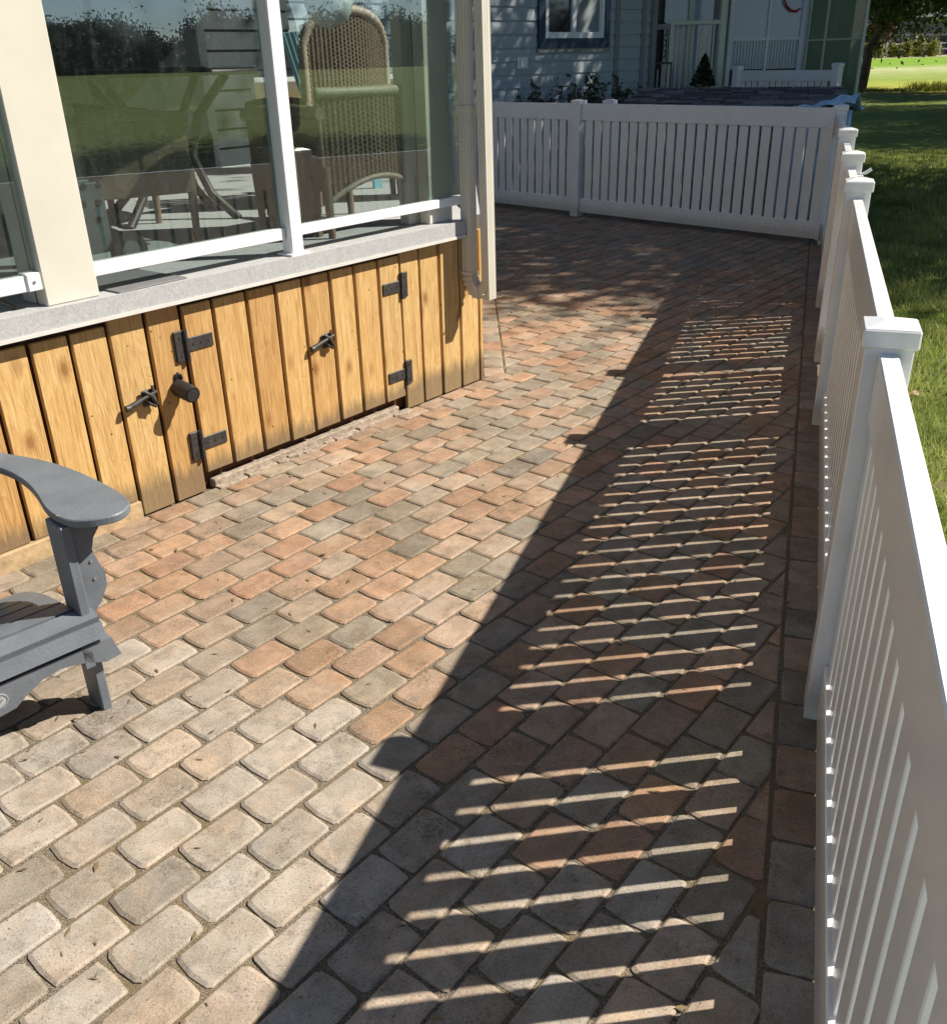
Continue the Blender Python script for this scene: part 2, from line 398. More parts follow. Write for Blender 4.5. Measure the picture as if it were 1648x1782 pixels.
# ------------------------------------------------------------------ terrain
def terrain_z(x, y):
    d = max(y, x*0.9) if x > 0 else y
    return -.035 + (max(0, d-40)*.0196 if d < 92 else 52*.0196)
mb = MB(); xs = [-300, -120, -60, -30, -12, -6, -3, 0, 3, 6, 10, 15, 20, 26, 33, 40, 50, 60, 72, 85, 100, 130, 180, 260, 400]
ys = [-200, -100, -50, -25, -10, -4, 0, 4, 8, 12, 18, 24, 30, 36, 40, 44, 50, 58, 68, 80, 92, 110, 150, 220, 400, 700]
mb.add([(x, y, terrain_z(x, y)) for y in ys for x in xs], [(j*len(xs)+i, j*len(xs)+i+1, (j+1)*len(xs)+i+1, (j+1)*len(xs)+i) for j in range(len(ys)-1) for i in range(len(xs)-1)])
lawn = tag(mb.build('lawn', M['lawn']), kind='structure')

# ------------------------------------------------------------------ patio of tumbled pavers
def fpt(n, s): return (NF.x*n+UF.x*s, NF.y*n+UF.y*s)
base_poly = [fpt(.235, -1.2), fpt(.235, 9.2), (1.2, 12.6), (-3.0, 12.6), (-6.0, 4.0), (-4.5, -1.2)]
patio = MB().prism(base_poly, -.12, -.0062).build('patio', M['sand']); tag(patio, kind='structure')
AP = R(50.8); EP = Vector((math.cos(AP), math.sin(AP))); MP = Vector((EP.y, -EP.x))
PL, PW, JT = .172, .118, .0080
def clip(poly, a, b, c):
    """keep a*x+b*y<=c"""
    out = []
    for i in range(len(poly)):
        p, q = poly[i-1], poly[i]; dp = a*p[0]+b*p[1]-c; dq = a*q[0]+b*q[1]-c
        if (dp <= 0) != (dq <= 0):
            t_ = dp/(dp-dq); out.append((p[0]+(q[0]-p[0])*t_, p[1]+(q[1]-p[1])*t_))
        if dq <= 0: out.append(q)
    return out
def area(p): return abs(sum(p[i-1][0]*p[i][1]-p[i][0]*p[i-1][1] for i in range(len(p))))/2
def paver_outline(l, w, rnd):
    c = .0040+rnd.random()*.0075; bl = rnd.random()*.003+.0018
    a, b = l/2-.001, w/2; j = lambda s=.0023: (rnd.random()-.5)*2*s
    return [(-a+c+j(), -b+j()), (a-c+j(), -b+j()), (a-.0012, -b+c+j()), (a+bl, j()), (a-.001, b-c+j()), (a-c+j(), b+j()), (-a+c+j(), b+j()), (-a+.001, b-c+j()), (-a-bl, j()), (-a+.001, -b+c+j())]
def paver_geo(poly, tz=0, tx=0, ty=0):
    n = len(poly); cx = sum(p[0] for p in poly)/n; cy = sum(p[1] for p in poly)/n
    ext = max(.02, math.sqrt(area(poly))/2)
    vs = []
    for k, (ins, z) in enumerate(((.0065, 0), (.0, -.0036), (-.0008, -.018))):
        f = 1-ins/ext
        for (x, y) in poly:
            vs.append((cx+(x-cx)*f, cy+(y-cy)*f, z+tz+(tx*(x-cx)+ty*(y-cy) if k < 2 else 0)))
    fs = [tuple(range(n))] + [(k*n+i, (k+1)*n+i, (k+1)*n+(i+1) % n, k*n+(i+1) % n) for k in range(2) for i in range(n)]
    return vs, fs
RNDS = random.Random(3)
variants = []
for i in range(26):
    vs, fs = paver_geo(paver_outline(PL-JT-RNDS.random()*.004, PW-JT-RNDS.random()*.003, RNDS), 0, RNDS.uniform(-.006, .006), RNDS.uniform(-.008, .008))
    variants.append(MB().add(vs, fs, None, False).mesh('paver', M['paver']))
def paver_colour(x, y, rnd):
    # the near strip was laid with buff and grey stones, the rest with red, rust and charcoal blends
    near = (y + .62*x + rnd.uniform(-.16, .16)) < 1.72
    if near:
        c = rnd.choice([(.44, .37, .295), (.46, .39, .315), (.41, .36, .30), (.42, .375, .32), (.47, .37, .275), (.37, .315, .25), (.48, .38, .29)])
    else:
        c = rnd.choice([(.43, .245, .145), (.45, .275, .165), (.41, .27, .175), (.39, .275, .195), (.36, .29, .215), (.35, .29, .205), (.32, .275, .21), (.29, .245, .185), (.45, .28, .165), (.45, .29, .19), (.40, .30, .21), (.44, .31, .215), (.42, .30, .21), (.42, .25, .14)])
    k = rnd.uniform(.82, 1.1); m_ = sum(c)/3; return tuple((m_+(v-m_)*.86)*k for v in c)
cands = []      # (weight, cx, cy, local poly or None, rot, colour)
camv = Vector((0, 0, EYE))
def see(x, y):
    p = Vector((x, y, 0))-camv; d = p.dot(_fw)
    if d <= .2: return 0
    u = p.dot(_r2)/d*1617.5/824; v = p.dot(_u2)/d*1617.5/891
    return (1/d**3)*(1 if abs(u) < 1.12 and abs(v) < 1.12 else .001)
for row in range(-70, 45):
    off0 = 1.282-PW+row*PW; offc = off0+PW/2
    ph = (.155 if row % 2 == 0 else .06)
    for k in range(-60, 75):
        sc = ph-PL/2+k*PL + RNDS.uniform(-.0025, .0025)
        c = CD+EP*sc+MP*(offc+RNDS.uniform(-.0015, .0015)); x, y = c.x, c.y
        if y < .35 or y > 12.2 or x < -3.2 or x > 4.2: continue
        n = x*NF.x+y*NF.y
        if n > .10+.11: continue
        od = (c-CD).dot(MD)
        left_of_corner = y < CD.y+.02 and od > -.12
        o = paver_outline(PL-JT-RNDS.random()*.003, PW-JT-RNDS.random()*.003, RNDS)
        wpoly = [(x+EP.x*a-MP.x*b, y+EP.y*a-MP.y*b) for a, b in o]
        a0 = area(wpoly)
        cut = clip(wpoly, NF.x, NF.y, .098-.006)
        if od < .12 or True:
            if x > CD.x+.14 or y > CD.y+.25 and x > CD.x: 
                if y > CD.y+.02: cut = clip(cut, -1, 0, -(CD.x+.135)) if cut else cut
            else:
                cut = clip(cut, -MD.x, -MD.y, -(CD.dot(MD)+.012)) if cut else cut
        if y > CD.y+.05 and x < CD.x+.1: continue
        if not cut or len(cut) < 3 or area(cut) < .0012: continue
        full = area(cut) > a0*.985
        ff = Vector((3.138, 8.468))
        cands.append([see(x, y)*area(cut)/a0, x, y, None if full else cut, paver_colour(x, y, RNDS)])
cands.sort(key=lambda q: -q[0])
for i, (w, x, y, cut, colr) in enumerate(cands[:298]):
    z = RNDS.uniform(-.0015, .0015)
    if cut is None:
        o = link('paver', RNDS.choice(variants), patio, (x, y, z), AP+(math.pi if RNDS.random() < .5 else 0))
    else:
        vs, fs = paver_geo([(a-x, b-y) for a, b in cut], 0, RNDS.uniform(-.01, .01), RNDS.uniform(-.01, .01))
        o = link('paver', MB().add(vs, fs).mesh('paver', M['paver']), patio, (x, y, z))
    o.color = (*colr, 1)
mb = MB(); tint = []
for (w, x, y, cut, colr) in cands[298:]:
    if cut is None:
        me = RNDS.choice(variants); z = RNDS.uniform(-.002, .002)
        rot = AP+(math.pi if RNDS.random() < .5 else 0); ca, sa = math.cos(rot), math.sin(rot)
        vs = [(x+v.co.x*ca-v.co.y*sa, y+v.co.x*sa+v.co.y*ca, z+v.co.z) for v in me.vertices]; fs = [tuple(p.vertices) for p in me.polygons]
    else:
        vs, fs = paver_geo(cut, RNDS.uniform(-.0015, .0015))
    mb.add(vs, fs); tint += [colr]*len(fs)
far_pavers = mb.build('paver_field', M['paver_s'], patio); tag(far_pavers, kind='stuff')
at = far_pavers.data.attributes.new('tint', 'FLOAT_COLOR', 'FACE')
at.data.foreach_set('color', np.array([(*c, 1) for c in tint], dtype=np.float32).ravel())
# border course under the side fence, and one along the return wall of the deck
s = .28
while s < 9.1:
    l = RNDS.choice([.172, .172, .165, .16, .112]) if s > 1.7 else .170
    c = fpt(.100+.059, s+l/2); po = paver_outline(l-.008, .112, RNDS)
    vs, fs = paver_geo(po, 0, RNDS.uniform(-.015, .015), RNDS.uniform(-.015, .015))
    o = link('border_paver', MB().add(vs, fs).mesh('border_paver', M['paver']), patio, (c[0], c[1], RNDS.uniform(-.002, .002)), RF)
    k = paver_colour(c[0], c[1], RNDS); o.color = (k[0]*.85, k[1]*.86, k[2]*.88, 1); s += l
y = CD.y+.03
while y < 8.4:
    po = paver_outline(PL-.008, .112, RNDS); vs, fs = paver_geo(po)
    o = link('border_paver', MB().add(vs, fs).mesh('border_paver', M['paver']), patio, (CD.x+.068, y+PL/2, 0), math.pi/2)
    o.color = (*paver_colour(1, y, RNDS), 1); y += PL

# ------------------------------------------------------------------ covered deck
deck = thing('covered_deck', 'raised deck with golden cedar plank skirting, grey floor and beige columns', 'deck', (CD.x, CD.y, 0), RD)
# local x along the front, local y inwards (away from the patio)
DZ = .848
fl = MB().prism([(-6.0, -.045), (-.17, -.045), (-.04, .03), (2.0, 2.35), (2.0, 4.2), (-6, 4.2)], DZ-.06, DZ).build('deck_floor', M['speck'], deck)
MB().box(-6.0, -.17, -.055, -.045, .785, DZ+.002, None).build('fascia', M['speck'], deck)
MB().box(-6.0, -.17, -.060, -.047, .772, .7845).build('flashing', M['fascia_edge'], deck)
edges = [-3.23, -3.09, -2.945, -2.80, -2.66, -2.52, -2.381, -2.238, -2.095, -1.943, -1.794, -1.653, -1.491, -1.343, -1.199, -1.043, -.900, -.750, -.606, -.468, -.324, -.173, -.022]
door = MB().box(-1.79, -.61, .010, .030, .09, .735).build('door', M['darkwood'], deck)
MB().box(-6, -.02, .030, .06, -.02, .785).build('backing_board', M['darkwood'], deck)
rn = random.Random(5)
for i in range(len(edges)-1):
    a, b = edges[i], edges[i+1]
    indoor = -1.80 < a < -.61 and b < -.60
    z1 = .742 if a < -2.2 else .771
    if indoor: z0, z1 = .075+rn.uniform(-.004, .004), .750
    elif a < -2.2: z0 = .072
    else: z0 = .002
    g = .0082; yj = rn.uniform(-.002, .002)+(-.006 if indoor else 0)
    MB().box(a+g, b-g, -.010+yj, .009+yj, z0, z1, None, .0025).build('plank', M['wood'], door if indoor else deck)
MB().box(-3.4, -2.098, -.022, .012, -.01, .070, None, .004).build('base_beam', M['beam'], deck)
MB().box(-6.0, -3.24, -.010, .009, .07, .74).build('skirting', M['wood'], deck)
MB().box(-.020, .004, -.014, .06, .0, .785, None, .003).build('corner_board', M['wood'], deck)
# return wall of the deck
e2 = Vector((0, 1))
for k in range(14):
    a = .01+k*.15; p0 = CD+Vector((.0, a)); 
    # convert to deck local
    d = Vector((0, a)); lx, ly = d.dot(ED), -d.dot(MD); d2 = Vector((0, a+.14)); lx2, ly2 = d2.dot(ED), -d2.dot(MD)
    MB().bar((lx+.002, ly+.02, .39), (lx2+.002, ly2+.02, .39), .02, .77).build('plank', M['wood'], deck)
MB().bar((.02, .03, .815), (.02+1.62, .03+1.35, .815), .04, .066).build('fascia', M['speck'], deck)
# columns (beige boxed), roof, house wall behind
def column(x0, x1, y0, y1, z0, z1):
    c = MB().box(x0, x1, y0, y1, z0, z1, None, .004).build('column', M['beige'], deck)
    MB().box(x0-.002, x1-.012+.0, y0+.062, y0+.066, z0+.001, z1-.01).build('seam', M['darkwood'], c)
    return c
column(-2.285, -2.095, -.012, .150, DZ, 3.3)
column(-.345, -.175, .020, .170, DZ, 3.3)
MB().box(-.40, -.345, .10, .16, DZ, 3.3, None, .003).build('column_trim', M['beige'], deck)
column(-4.5, -4.33, -.012, .15, DZ, 3.3)
MB().prism([(-6.2, -.45), (.1, -.45), (1.9, 2.0), (1.9, 4.2), (-6.2, 4.2)], 3.3, 3.5).build('roof', M['white'], deck)
wallp = deck
for k in range(18):
    z = DZ+k*.135
    MB().add([(-6, 3.3, z), (1.75, 3.3, z), (1.75, 3.285, z+.002), (-6, 3.285, z+.002), (-6, 3.3, z+.135), (1.75, 3.3, z+.135)],
             [(0, 1, 2, 3), (3, 2, 5, 4)]).build('siding_board', M['darksiding'], deck)
MB().box(-6, 1.75, 3.305, 3.6, DZ, 3.3).build('house_wall', M['trim'], deck)
pd = MB().box(-.9, .9, 3.24, 3.29, DZ, 2.9).build('patio_door', M['darksiding'], deck)
MB().box(-.82, -.03, 3.225, 3.239, DZ+.08, 2.82).build('door_glass', M['dglass'], pd)
MB().box(.03, .82, 3.225, 3.239, DZ+.08, 2.82).build('door_glass', M['dglass'], pd)
for a, b in ((-2.085, -1.255), (-1.165, -.36), (-4.3, -2.30)):
    sd = MB().box(a, b, .055, .059, 2.12, 3.29).build('unseen_sun_blocker', M['beige'], deck)  # unseen screen above the view, added to keep sun out of the deck interior
    MB().box(a, b, .048, .066, 2.10, 2.125, None, .003).build('sun_blocker_edge', M['beige'], sd)
MB().box(-2.085, -1.80, .062, .20, 1.76, 1.95, None, .01).build('shade_housing', M['beige'], deck)
# black strap hinges of the storage door
def hinge(x, z, side):
    h = MB()
    px = x+.035 if side > 0 else x-.035
    h.box(x-.022, x+.022, -.021, -.0095, z-.058, z+.058, None, .002)
    h.tube([(x+side*.024, -.024, z-.06), (x+side*.024, -.024, z+.06)], .009, 8)
    h.box(*sorted((x+side*.034, x+side*.145)), -.024, -.0175, z-.026, z+.026, None, .002)
    o = h.build('hinge', M['black'], door)
    for dx in (.055, .09, .125): MB().tube([(x+side*dx, -.024, z), (x+side*dx, -.0265, z)], .0045, 6).build('screw', M['black'], door)
    for dz in (-.035, .035): MB().tube([(x, -.021, z+dz), (x, -.0235, z+dz)], .0045, 6).build('screw', M['black'], door)
hinge(-1.820, .605, 1); hinge(-1.822, .205, 1); hinge(-.585, .612, -1); hinge(-.582, .190, -1)
def latch(x, z):
    h = MB(); h.box(x-.018, x+.030, -.026, -.0175, z-.030, z+.032, None, .003)
    h.tube([(x-.095, -.034, z-.012), (x-.06, -.036, z-.004), (x-.02, -.038, z+.008), (x+.035, -.040, z+.022)], [.009, .011, .008, .007], 8)
    h.tube([(x-.095, -.034, z-.012), (x-.078, -.034, z-.012)], .013, 8)
    h.tube([(x-.01, -.030, z+.03), (x+.01, -.046, z+.012), (x+.03, -.034, z-.022)], .008, 7)
    h.tube([(x+.028, -.030, z+.045), (x+.020, -.040, z+.018), (x+.036, -.030, z-.030)], .006, 7)
    h.tube([(x-.012, -.028, z+.012), (x+.002, -.040, z-.018), (x+.026, -.036, z-.034)], .006, 7)
    return h
latch(-2.000, .452).build('latch', M['black'], deck)
latch(-1.105, .462).build('latch', M['black'], door)
pp = MB(); pts = [(-1.856, -.010+(-.012)*k, .455-.0016*k) for k in range(9)]
pp.tube(pts, [.034 if k % 2 else .030 for k in range(9)], 14, None, False)
pp.tube([pts[-1], (pts[-1][0], pts[-1][1]+.03, pts[-1][2]+.004)], [.0265, .020], 14, None, True)
pp.build('drain_pipe', M['plastic'], deck)
pc = MB(); pc.tube([(-1.862, -.012, .485), (-1.852, -.020, .512), (-1.838, -.016, .500), (-1.832, -.012, .482)], .0055, 6); pc.build('pipe_clip', M['plastic'], deck)
# curb rubble beneath the storage door
x = -1.76
while x < -.70:
    w = rn.uniform(.06, .15); d_ = rn.uniform(.018, .040); h = rn.uniform(.004, .018)
    po_c = [(x, -.012-d_*rn.uniform(.5, 1)), (x+w*.5, -.012-d_*rn.uniform(.8, 1.1)), (x+w-.005, -.012-d_*rn.uniform(.4, 1)), (x+w-.005, -.004), (x, -.004)]
    MB().prism(po_c, -.014, h, None, None, .002).build('curb_stone', M['rubble'], deck); x += w
MB().box(-1.76, -.66, -.012, .028, -.01, .034, None, .004).build('sill_board', M['rubble'], deck)

# ------------------------------------------------------------------ glass windscreen railing on the deck
scr = thing('glass_windscreen', 'frameless glass windscreen with white bottom rails and post on the deck edge', 'windscreen', (CD.x+ED.x*-1.2, CD.y+ED.y*-1.2, DZ), RD)
OX = 1.2     # local x = s + OX, z relative to DZ
def bay(x0, x1, z0, z1, ez=.0):
    MB().box(x0+OX, x1+OX, -.004, .040, z0-DZ, z1-DZ, None, .003).build('rail', M['white'], scr)
    gx0, gx1 = x0+OX+.012, x1+OX-.010
    g = MB(); g.box(gx0, gx1, .010, .0155, z1-DZ-.008, 2.45-DZ)
    me = g.mesh('glass_pane', M['glass']); me.materials.append(M['edge'])
    for p in me.polygons:
        if abs(p.normal.x) > .5 or abs(p.normal.z) > .5: p.material_index = 1
    link('glass_pane', me, scr)
bay(-2.10, -1.247, .912, .958); bay(-1.175, -.105, .918, .958); bay(-4.32, -2.262, .905, .955)
p_ = MB().box(-1.243+OX, -1.179+OX, -.030, .030, 0, 2.46, None, .004).build('post', M['white'], scr)
MB().box(-1.262+OX, -1.160+OX, -.046, .046, .0005, .010, None, .002).build('post_foot', M['white'], scr)
bk = MB().box(-2.335+OX, -2.288+OX, -.012, .045, .905-DZ, .962-DZ, None, .003).build('bracket', M['white'], scr)
MB().tube([(-2.312+OX, -.012, .934-DZ), (-2.312+OX, -.015, .934-DZ)], .005, 8).build('screw', M['screw'], bk)

# ------------------------------------------------------------------ downspout with folded up extension
dsp = thing('downspout', 'ribbed beige downspout with its extension folded upright, fixed to the deck corner', 'downspout', (CD.x, CD.y, 0), RD)
def ribbed(x0, x1, d0, d1, z0, z1, lean=0, ribs=3):
    """rectangular pipe, x along wall, d outwards (local -y); corrugated faces"""
    po = []
    w, dp = x1-x0, d1-d0
    def side(a, b, nr, nrm):
        a = Vector(a); b = Vector(b); t_ = b-a; nr_ = nr*4
        for i in range(nr_):
            f = .10+.80*i/nr_; inw = .0 if i % 4 in (0, 1) else .0018
            po.append(tuple(a+t_*f-Vector(nrm)*inw))
        po.append(tuple(a+t_*.97))
    po.append((x0+.004, -d0)); 
    side((x0, -d0), (x0, -d1), ribs, (-1, 0)); side((x0, -d1), (x1, -d1), ribs, (0, -1)); side((x1, -d1), (x1, -d0), ribs, (1, 0))
    fn = lambda x, y, z: (x, y+lean*(z-z0), z)
    return MB().prism(po, z0, z1, None, fn)
ribbed(-.166, -.118, .018, .084, .600, 3.3).build('pipe', M['beige'], dsp)
ribbed(-.136, -.078, .120, .170, .470, 3.1, lean=.014).build('extension', M['beige'], dsp)
el = MB(); n = 24
for k in range(n+1):
    a = k/n*math.pi; yy = -(.098-.047*math.cos(a)); zz = .602-.100*math.sin(a); xx = -.142+.034*k/n
    if k > 0:
        d = Vector((0, yy-py, zz-pz)).normalized(); nr = Vector((0, -d.z, d.y)); rb_ = .0045 if k % 2 else 0
        tp_ = .007*max(0, (k/n-.55)/.45); rb_ *= (k/n < .6); hw = .024+rb_-tp_; hh = .028+rb_-tp_
        A = Vector((px_, py, pz))-d*.001; B = Vector((xx, yy, zz))+d*.001; X = Vector((1, 0, 0))
        vs = [P_+X*(hw*i)+nr*(hh*j) for P_ in (A, B) for j in (-1, 1) for i in (-1, 1)]
        el.add(vs, [(0, 1, 3, 2), (4, 6, 7, 5), (0, 4, 5, 1), (2, 3, 7, 6), (0, 2, 6, 4), (1, 5, 7, 3)])
    py, pz, px_ = yy, zz, xx
el.build('elbow', M['beige'], dsp)
MB().box(-.170, -.114, -.088, -.012, 1.335, 1.362, None, .002).build('strap', M['beige'], dsp)
sc2 = MB(); sc2.tube([(-.160, -.150, .50), (-.165, -.150, .50)], .005, 8); sc2.build('screw', M['screw'], dsp)
MB().box(-.2, .09, -.175, -.01, 3.1, 3.3).build('gutter_outlet', M['beige'], dsp)

# ------------------------------------------------------------------ white vinyl fences
SLAT_T, SLAT_W, PITCH = .020, .0755, .1015
CAPS = {}
def post(parent, x, h, w=.098, base=0):
    o = MB().box(x-w/2, x+w/2, -w/2, w/2, base, h-.045, None, .003).build('post', M['vinyl'], parent)
    q = w/2+.008; mb = MB()
    mb.box(x-q, x+q, -q, q, h-.052, h-.010, None, .004)
    mb.add([(x-q+.003, -q+.003, h-.0105), (x+q-.003, -q+.003, h-.0105), (x+q-.003, q-.003, h-.0105), (x-q+.003, q-.003, h-.0105), (x-.018, -.018, h), (x+.018, -.018, h), (x+.018, .018, h), (x-.018, .018, h)],
           [(0, 1, 5, 4), (1, 2, 6, 5), (2, 3, 7, 6), (3, 0, 4, 7), (4, 5, 6, 7)])
    mb.build('cap', M['vinyl'], o); return o
slat_me = {}
def section(parent, x0, x1, z0, z1, rd=.165, first=None, pitch=PITCH, SW=None):
    MB().box(x0, x1, -.020, .020, z1-rd, z1, None, .003).build('top_rail', M['vinyl'], parent)
    MB().box(x0, x1, -.020, .020, z0, z0+.145, None, .003).build('bottom_rail', M['vinyl'], parent)
    SW = SW or SLAT_W
    za, zb = z0+.140, z1-rd+.005; key = (round(zb-za, 3), SW)
    if key not in slat_me: slat_me[key] = MB().box(-SW/2, SW/2, -SLAT_T/2, SLAT_T/2, 0, zb-za, None, .002).mesh('slat', M['vinyl'])
    x = first if first is not None else x0+pitch*.55
    while x < x1-SLAT_W*.3:
        link('slat', slat_me[key], parent, (x, 0, za)); x += pitch
# side fence: frame origin at n=.21 on the line, local x = s
sf = thing('side_fence', 'white vinyl slatted fence running along the right edge of the paver patio', 'fence', (NF.x*.21, NF.y*.21, 0), RF)
PN = [(-.62, 1.03), (2.134, 1.035), (4.351, 1.078), (5.371, 1.095), (6.665, 1.12), (9.075, 1.15)]
for s_, h in PN: post(sf, s_, h)
# lit gap centres seen on the paving give the slat rhythm
section(sf, -.57, 2.084,   .030, .972, rd=.146, first=-.4905)
section(sf, 2.184, 4.301, .030, 1.000, rd=.155, first=2.238, pitch=.10045)
section(sf, 5.421, 6.615, .035, 1.036, first=5.421+.05)
section(sf, 6.715, 9.020, .035, 1.065, first=6.715+.05)
gate = thing('garden_gate', 'narrow white slatted vinyl gate with latch between two posts of the side fence', 'gate', (NF.x*.21+UF.x*4.40, NF.y*.21+UF.y*4.40, 0), RF)
section(gate, .055, .915, .045, 1.012, first=.055+.045)
for a in (.012, .917): MB().box(a, a+.043, -.022, .022, .045, 1.024, None, .003).build('stile', M['vinyl'], gate)
lt = MB(); lt.box(.89, .955, -.060, -.024, .95, .985, None, .003); lt.tube([(.92, -.045, .985), (.92, -.070, .995), (.925, -.095, 1.012)], [.008, .008, .009], 8); lt.build('latch', M['vinyl'], gate)
# far fence across the end of the patio
FFD = Vector((1.197-3.138, 10.483-8.468)).normalized(); RFF = math.atan2(FFD.y, FFD.x)
FO = Vector((3.138, 8.468))+FFD*.03
ffn = thing('end_fence', 'white vinyl slatted fence in shade closing the far end of the patio', 'fence', (FO.x, FO.y, 0), RFF)
post(ffn, 2.77, 1.160, .105); post(ffn, 5.2, 1.16, .105)
MB().box(-.03, 0.0, -.02, .03, .04, 1.13).build('end_stile', M['vinyl'], ffn)
section(ffn, .0, 2.715, .045, 1.122, rd=.160, first=.045, pitch=.112, SW=.088)
section(ffn, 2.825, 5.145, .045, 1.122, rd=.160, first=2.87, pitch=.112, SW=.088)
sp_ = thing('fence_post', 'single white post with pale cap just behind the end fence, right of its middle post', 'post', (1.55, 10.72, 0), RFF)
post(sp_, 0, 1.145, .10)

# ------------------------------------------------------------------ adirondack chair, foreground left
LC = Vector((-.985, 2.035)); CF = Vector((.7071, -.7071)); CL = Vector((.7071, .7071)); RC = math.atan2(CF.y, CF.x)
ch = thing('adirondack_chair', 'slate grey slatted garden chair with curved arms, cut off by the left edge', 'chair', (LC.x-CL.x*.28, LC.y-CL.y*.28, 0), RC)
# local x = forward (F), local y = left (L)+.28
HL = .28
arm = [(-.571, .056), (-.466, .103), (-.344, .138), (-.198, .155), (-.067, .160), (.009, .153), (.042, .139), (.066, .112), (.072, .075), (.048, .023), (.008, -.009), (-.051, -.018), (-.117, -.012), (-.191, .005), (-.289, .020), (-.39, .021), (-.48, .006), (-.60, -.02), (-.72, -.03), (-.72, .02)]
def smooth(poly, it=2):
    for _ in range(it):
        q = []
        for i in range(len(poly)):
            a, b = poly[i], poly[(i+1) % len(poly)]
            q += [(.75*a[0]+.25*b[0], .75*a[1]+.25*b[1]), (.25*a[0]+.75*b[0], .25*a[1]+.75*b[1])]
        poly = q
    return poly
arm_s = smooth(arm, 2)
for sgn in (1, -1):
    po = [(x, sgn*(y+HL)) for x, y in arm_s]
    if sgn > 0: po = po[::-1]
    MB().prism(po, .549, .570, None, None, -.0 or .003 if sgn > 0 else .003).build('arm', M['grey'], ch)
    yo, yi = sgn*HL, sgn*(HL-.026); a, b = min(yo, yi), max(yo, yi)
    MB().box(-.088, .0, a, b, 0, .549, None, .003).build('leg', M['grey'], ch)
    # curved bracket under the arm, outside the leg
    br = [(.0, .549), (.090, .549), (.078, .520), (.054, .490), (.044, .460), (.052, .425), (.064, .385), (.062, .350), (.040, .310), (.020, .290), (.0, .280)]
    br = br if sgn > 0 else br
    fn = (lambda sg: (lambda p, q, z: (z, sg*(HL+.0005+p), q)))(sgn)
    MB().prism(br, -.040, -.016, None, fn).build('arm_bracket', M['grey'], ch)
    # side rail of the seat, running back to the ground
    rail = [(.030, .165), (.030, .225), (-.04, .285), (-.30, .250), (-.62, .090), (-.74, .0), (-.62, .0), (-.30, .150), (-.05, .185)]
    fn = (lambda sg: (lambda p, q, z: (p, sg*(HL-.028-z), q)))(sgn)
    MB().prism(rail, 0, .024, None, fn).build('side_rail', M['grey'], ch)
# apron with arched underside and round emblem
half = [(.043, .168), (.030, .200), (.024, .236), (-.28, .240)]
ap = [(HL+.043, .166), (HL+.034, .196), (HL+.026, .226), (-HL-.026, .226), (-HL-.034, .196), (-HL-.043, .166), (-HL-.0, .162), (-.225, .186), (-.17, .198), (-.12, .191), (-.075, .168), (-.045, .147), (0, .142), (.045, .147), (.075, .168), (.12, .191), (.17, .198), (.225, .186), (HL, .162)]
apron = MB().prism(ap, .006, .030, None, lambda p, q, z: (z, p, q)).build('apron', M['grey'], ch)
em = MB(); nn = 28
em.prism([(.034*math.cos(2*math.pi*k/nn), .186+.023*math.sin(2*math.pi*k/nn)) for k in range(nn)], .0305, .0325, None, lambda p, q, z: (z, p, q))
emb = em.build('emblem', M['emblem'], apron)
mk = MB(); X0 = .0335
for a, b in (((-.020, .176), (-.004, .196)), ((-.004, .196), (.004, .182)), ((.004, .182), (.016, .198)), ((-.014, .190), (.002, .178)), ((.006, .176), (.020, .188)), ((-.002, .172), (-.002, .200)), ((-.024, .184), (-.012, .181))):
    mk.bar((X0, a[0], a[1]), (X0, b[0], b[1]), .0024, .0012, None, (1, 0, 0))
ring = [(X0, .031*math.cos(2*math.pi*k/nn), .186+.020*math.sin(2*math.pi*k/nn)) for k in range(nn+1)]
mk.tube(ring, .0008, 4, None, False)
mk.build('emblem_mark', M['emblem_d'], apron)
prof = [((.044, .243), (.030, .283)), ((.022, .294), (-.030, .306)), ((-.040, .307), (-.098, .302)), ((-.108, .300), (-.166, .290)), ((-.176, .288), (-.234, .274)), ((-.244, .271), (-.302, .252)), ((-.312, .249), (-.370, .226)), ((-.380, .222), (-.436, .196)), ((-.446, .192), (-.50, .165))]
for (a, b) in prof:
    d = Vector((b[0]-a[0], b[1]-a[1])).normalized(); nr = Vector((d.y, -d.x))*(-1)
    nr = Vector((-d.y, d.x)) if (-d.y) * 0 + d.x > 0 else Vector((d.y, -d.x))
    th = .018; q = [a, b, (b[0]-nr.x*th, b[1]-nr.y*th), (a[0]-nr.x*th, a[1]-nr.y*th)]
    yw = HL+.010 if a[0] > -.01 else HL-.030
    if a[0] < -.03 and a[0] > -.12: yw = HL-.030
    MB().prism(q, -yw, yw, None, lambda p, r_, z: (p, z, r_)).build('seat_slat', M['grey'], ch)
for sgn in (1, -1):
    for (fx, fz) in ((-.030, .47), (-.060, .47), (-.03, .22), (-.06, .26)):
        MB().tube([(fx, sgn*(HL+.0002), fz), (fx, sgn*(HL+.0028), fz)], .0055, 8).build('screw', M['screw'], ch)
    MB().tube([(-.03, sgn*HL-.012*sgn, .5702), (-.03, sgn*HL-.012*sgn, .5722)], .005, 8).build('screw', M['screw'], ch)
    for ff in (.08, .13): MB().tube([(-.0155, sgn*(HL+.035), ff+.30), (-.0125, sgn*(HL+.035), ff+.30)], .004, 8).build('screw', M['screw'], ch)
# fanned back slats (out of the picture)
for k in range(7):
    f = (k-3)/3; y0 = f*.17; y1 = f*.27; top = 1.02-.10*f*f
    MB().bar((-.50, y0, .18), (-.50-.30*top, y1, top), .016, .068, None, (0, 1, 0)).build('back_slat', M['grey'], ch)
MB().box(-.66, -.635, -.33, .33, .50, .548).build('back_rail', M['grey'], ch)

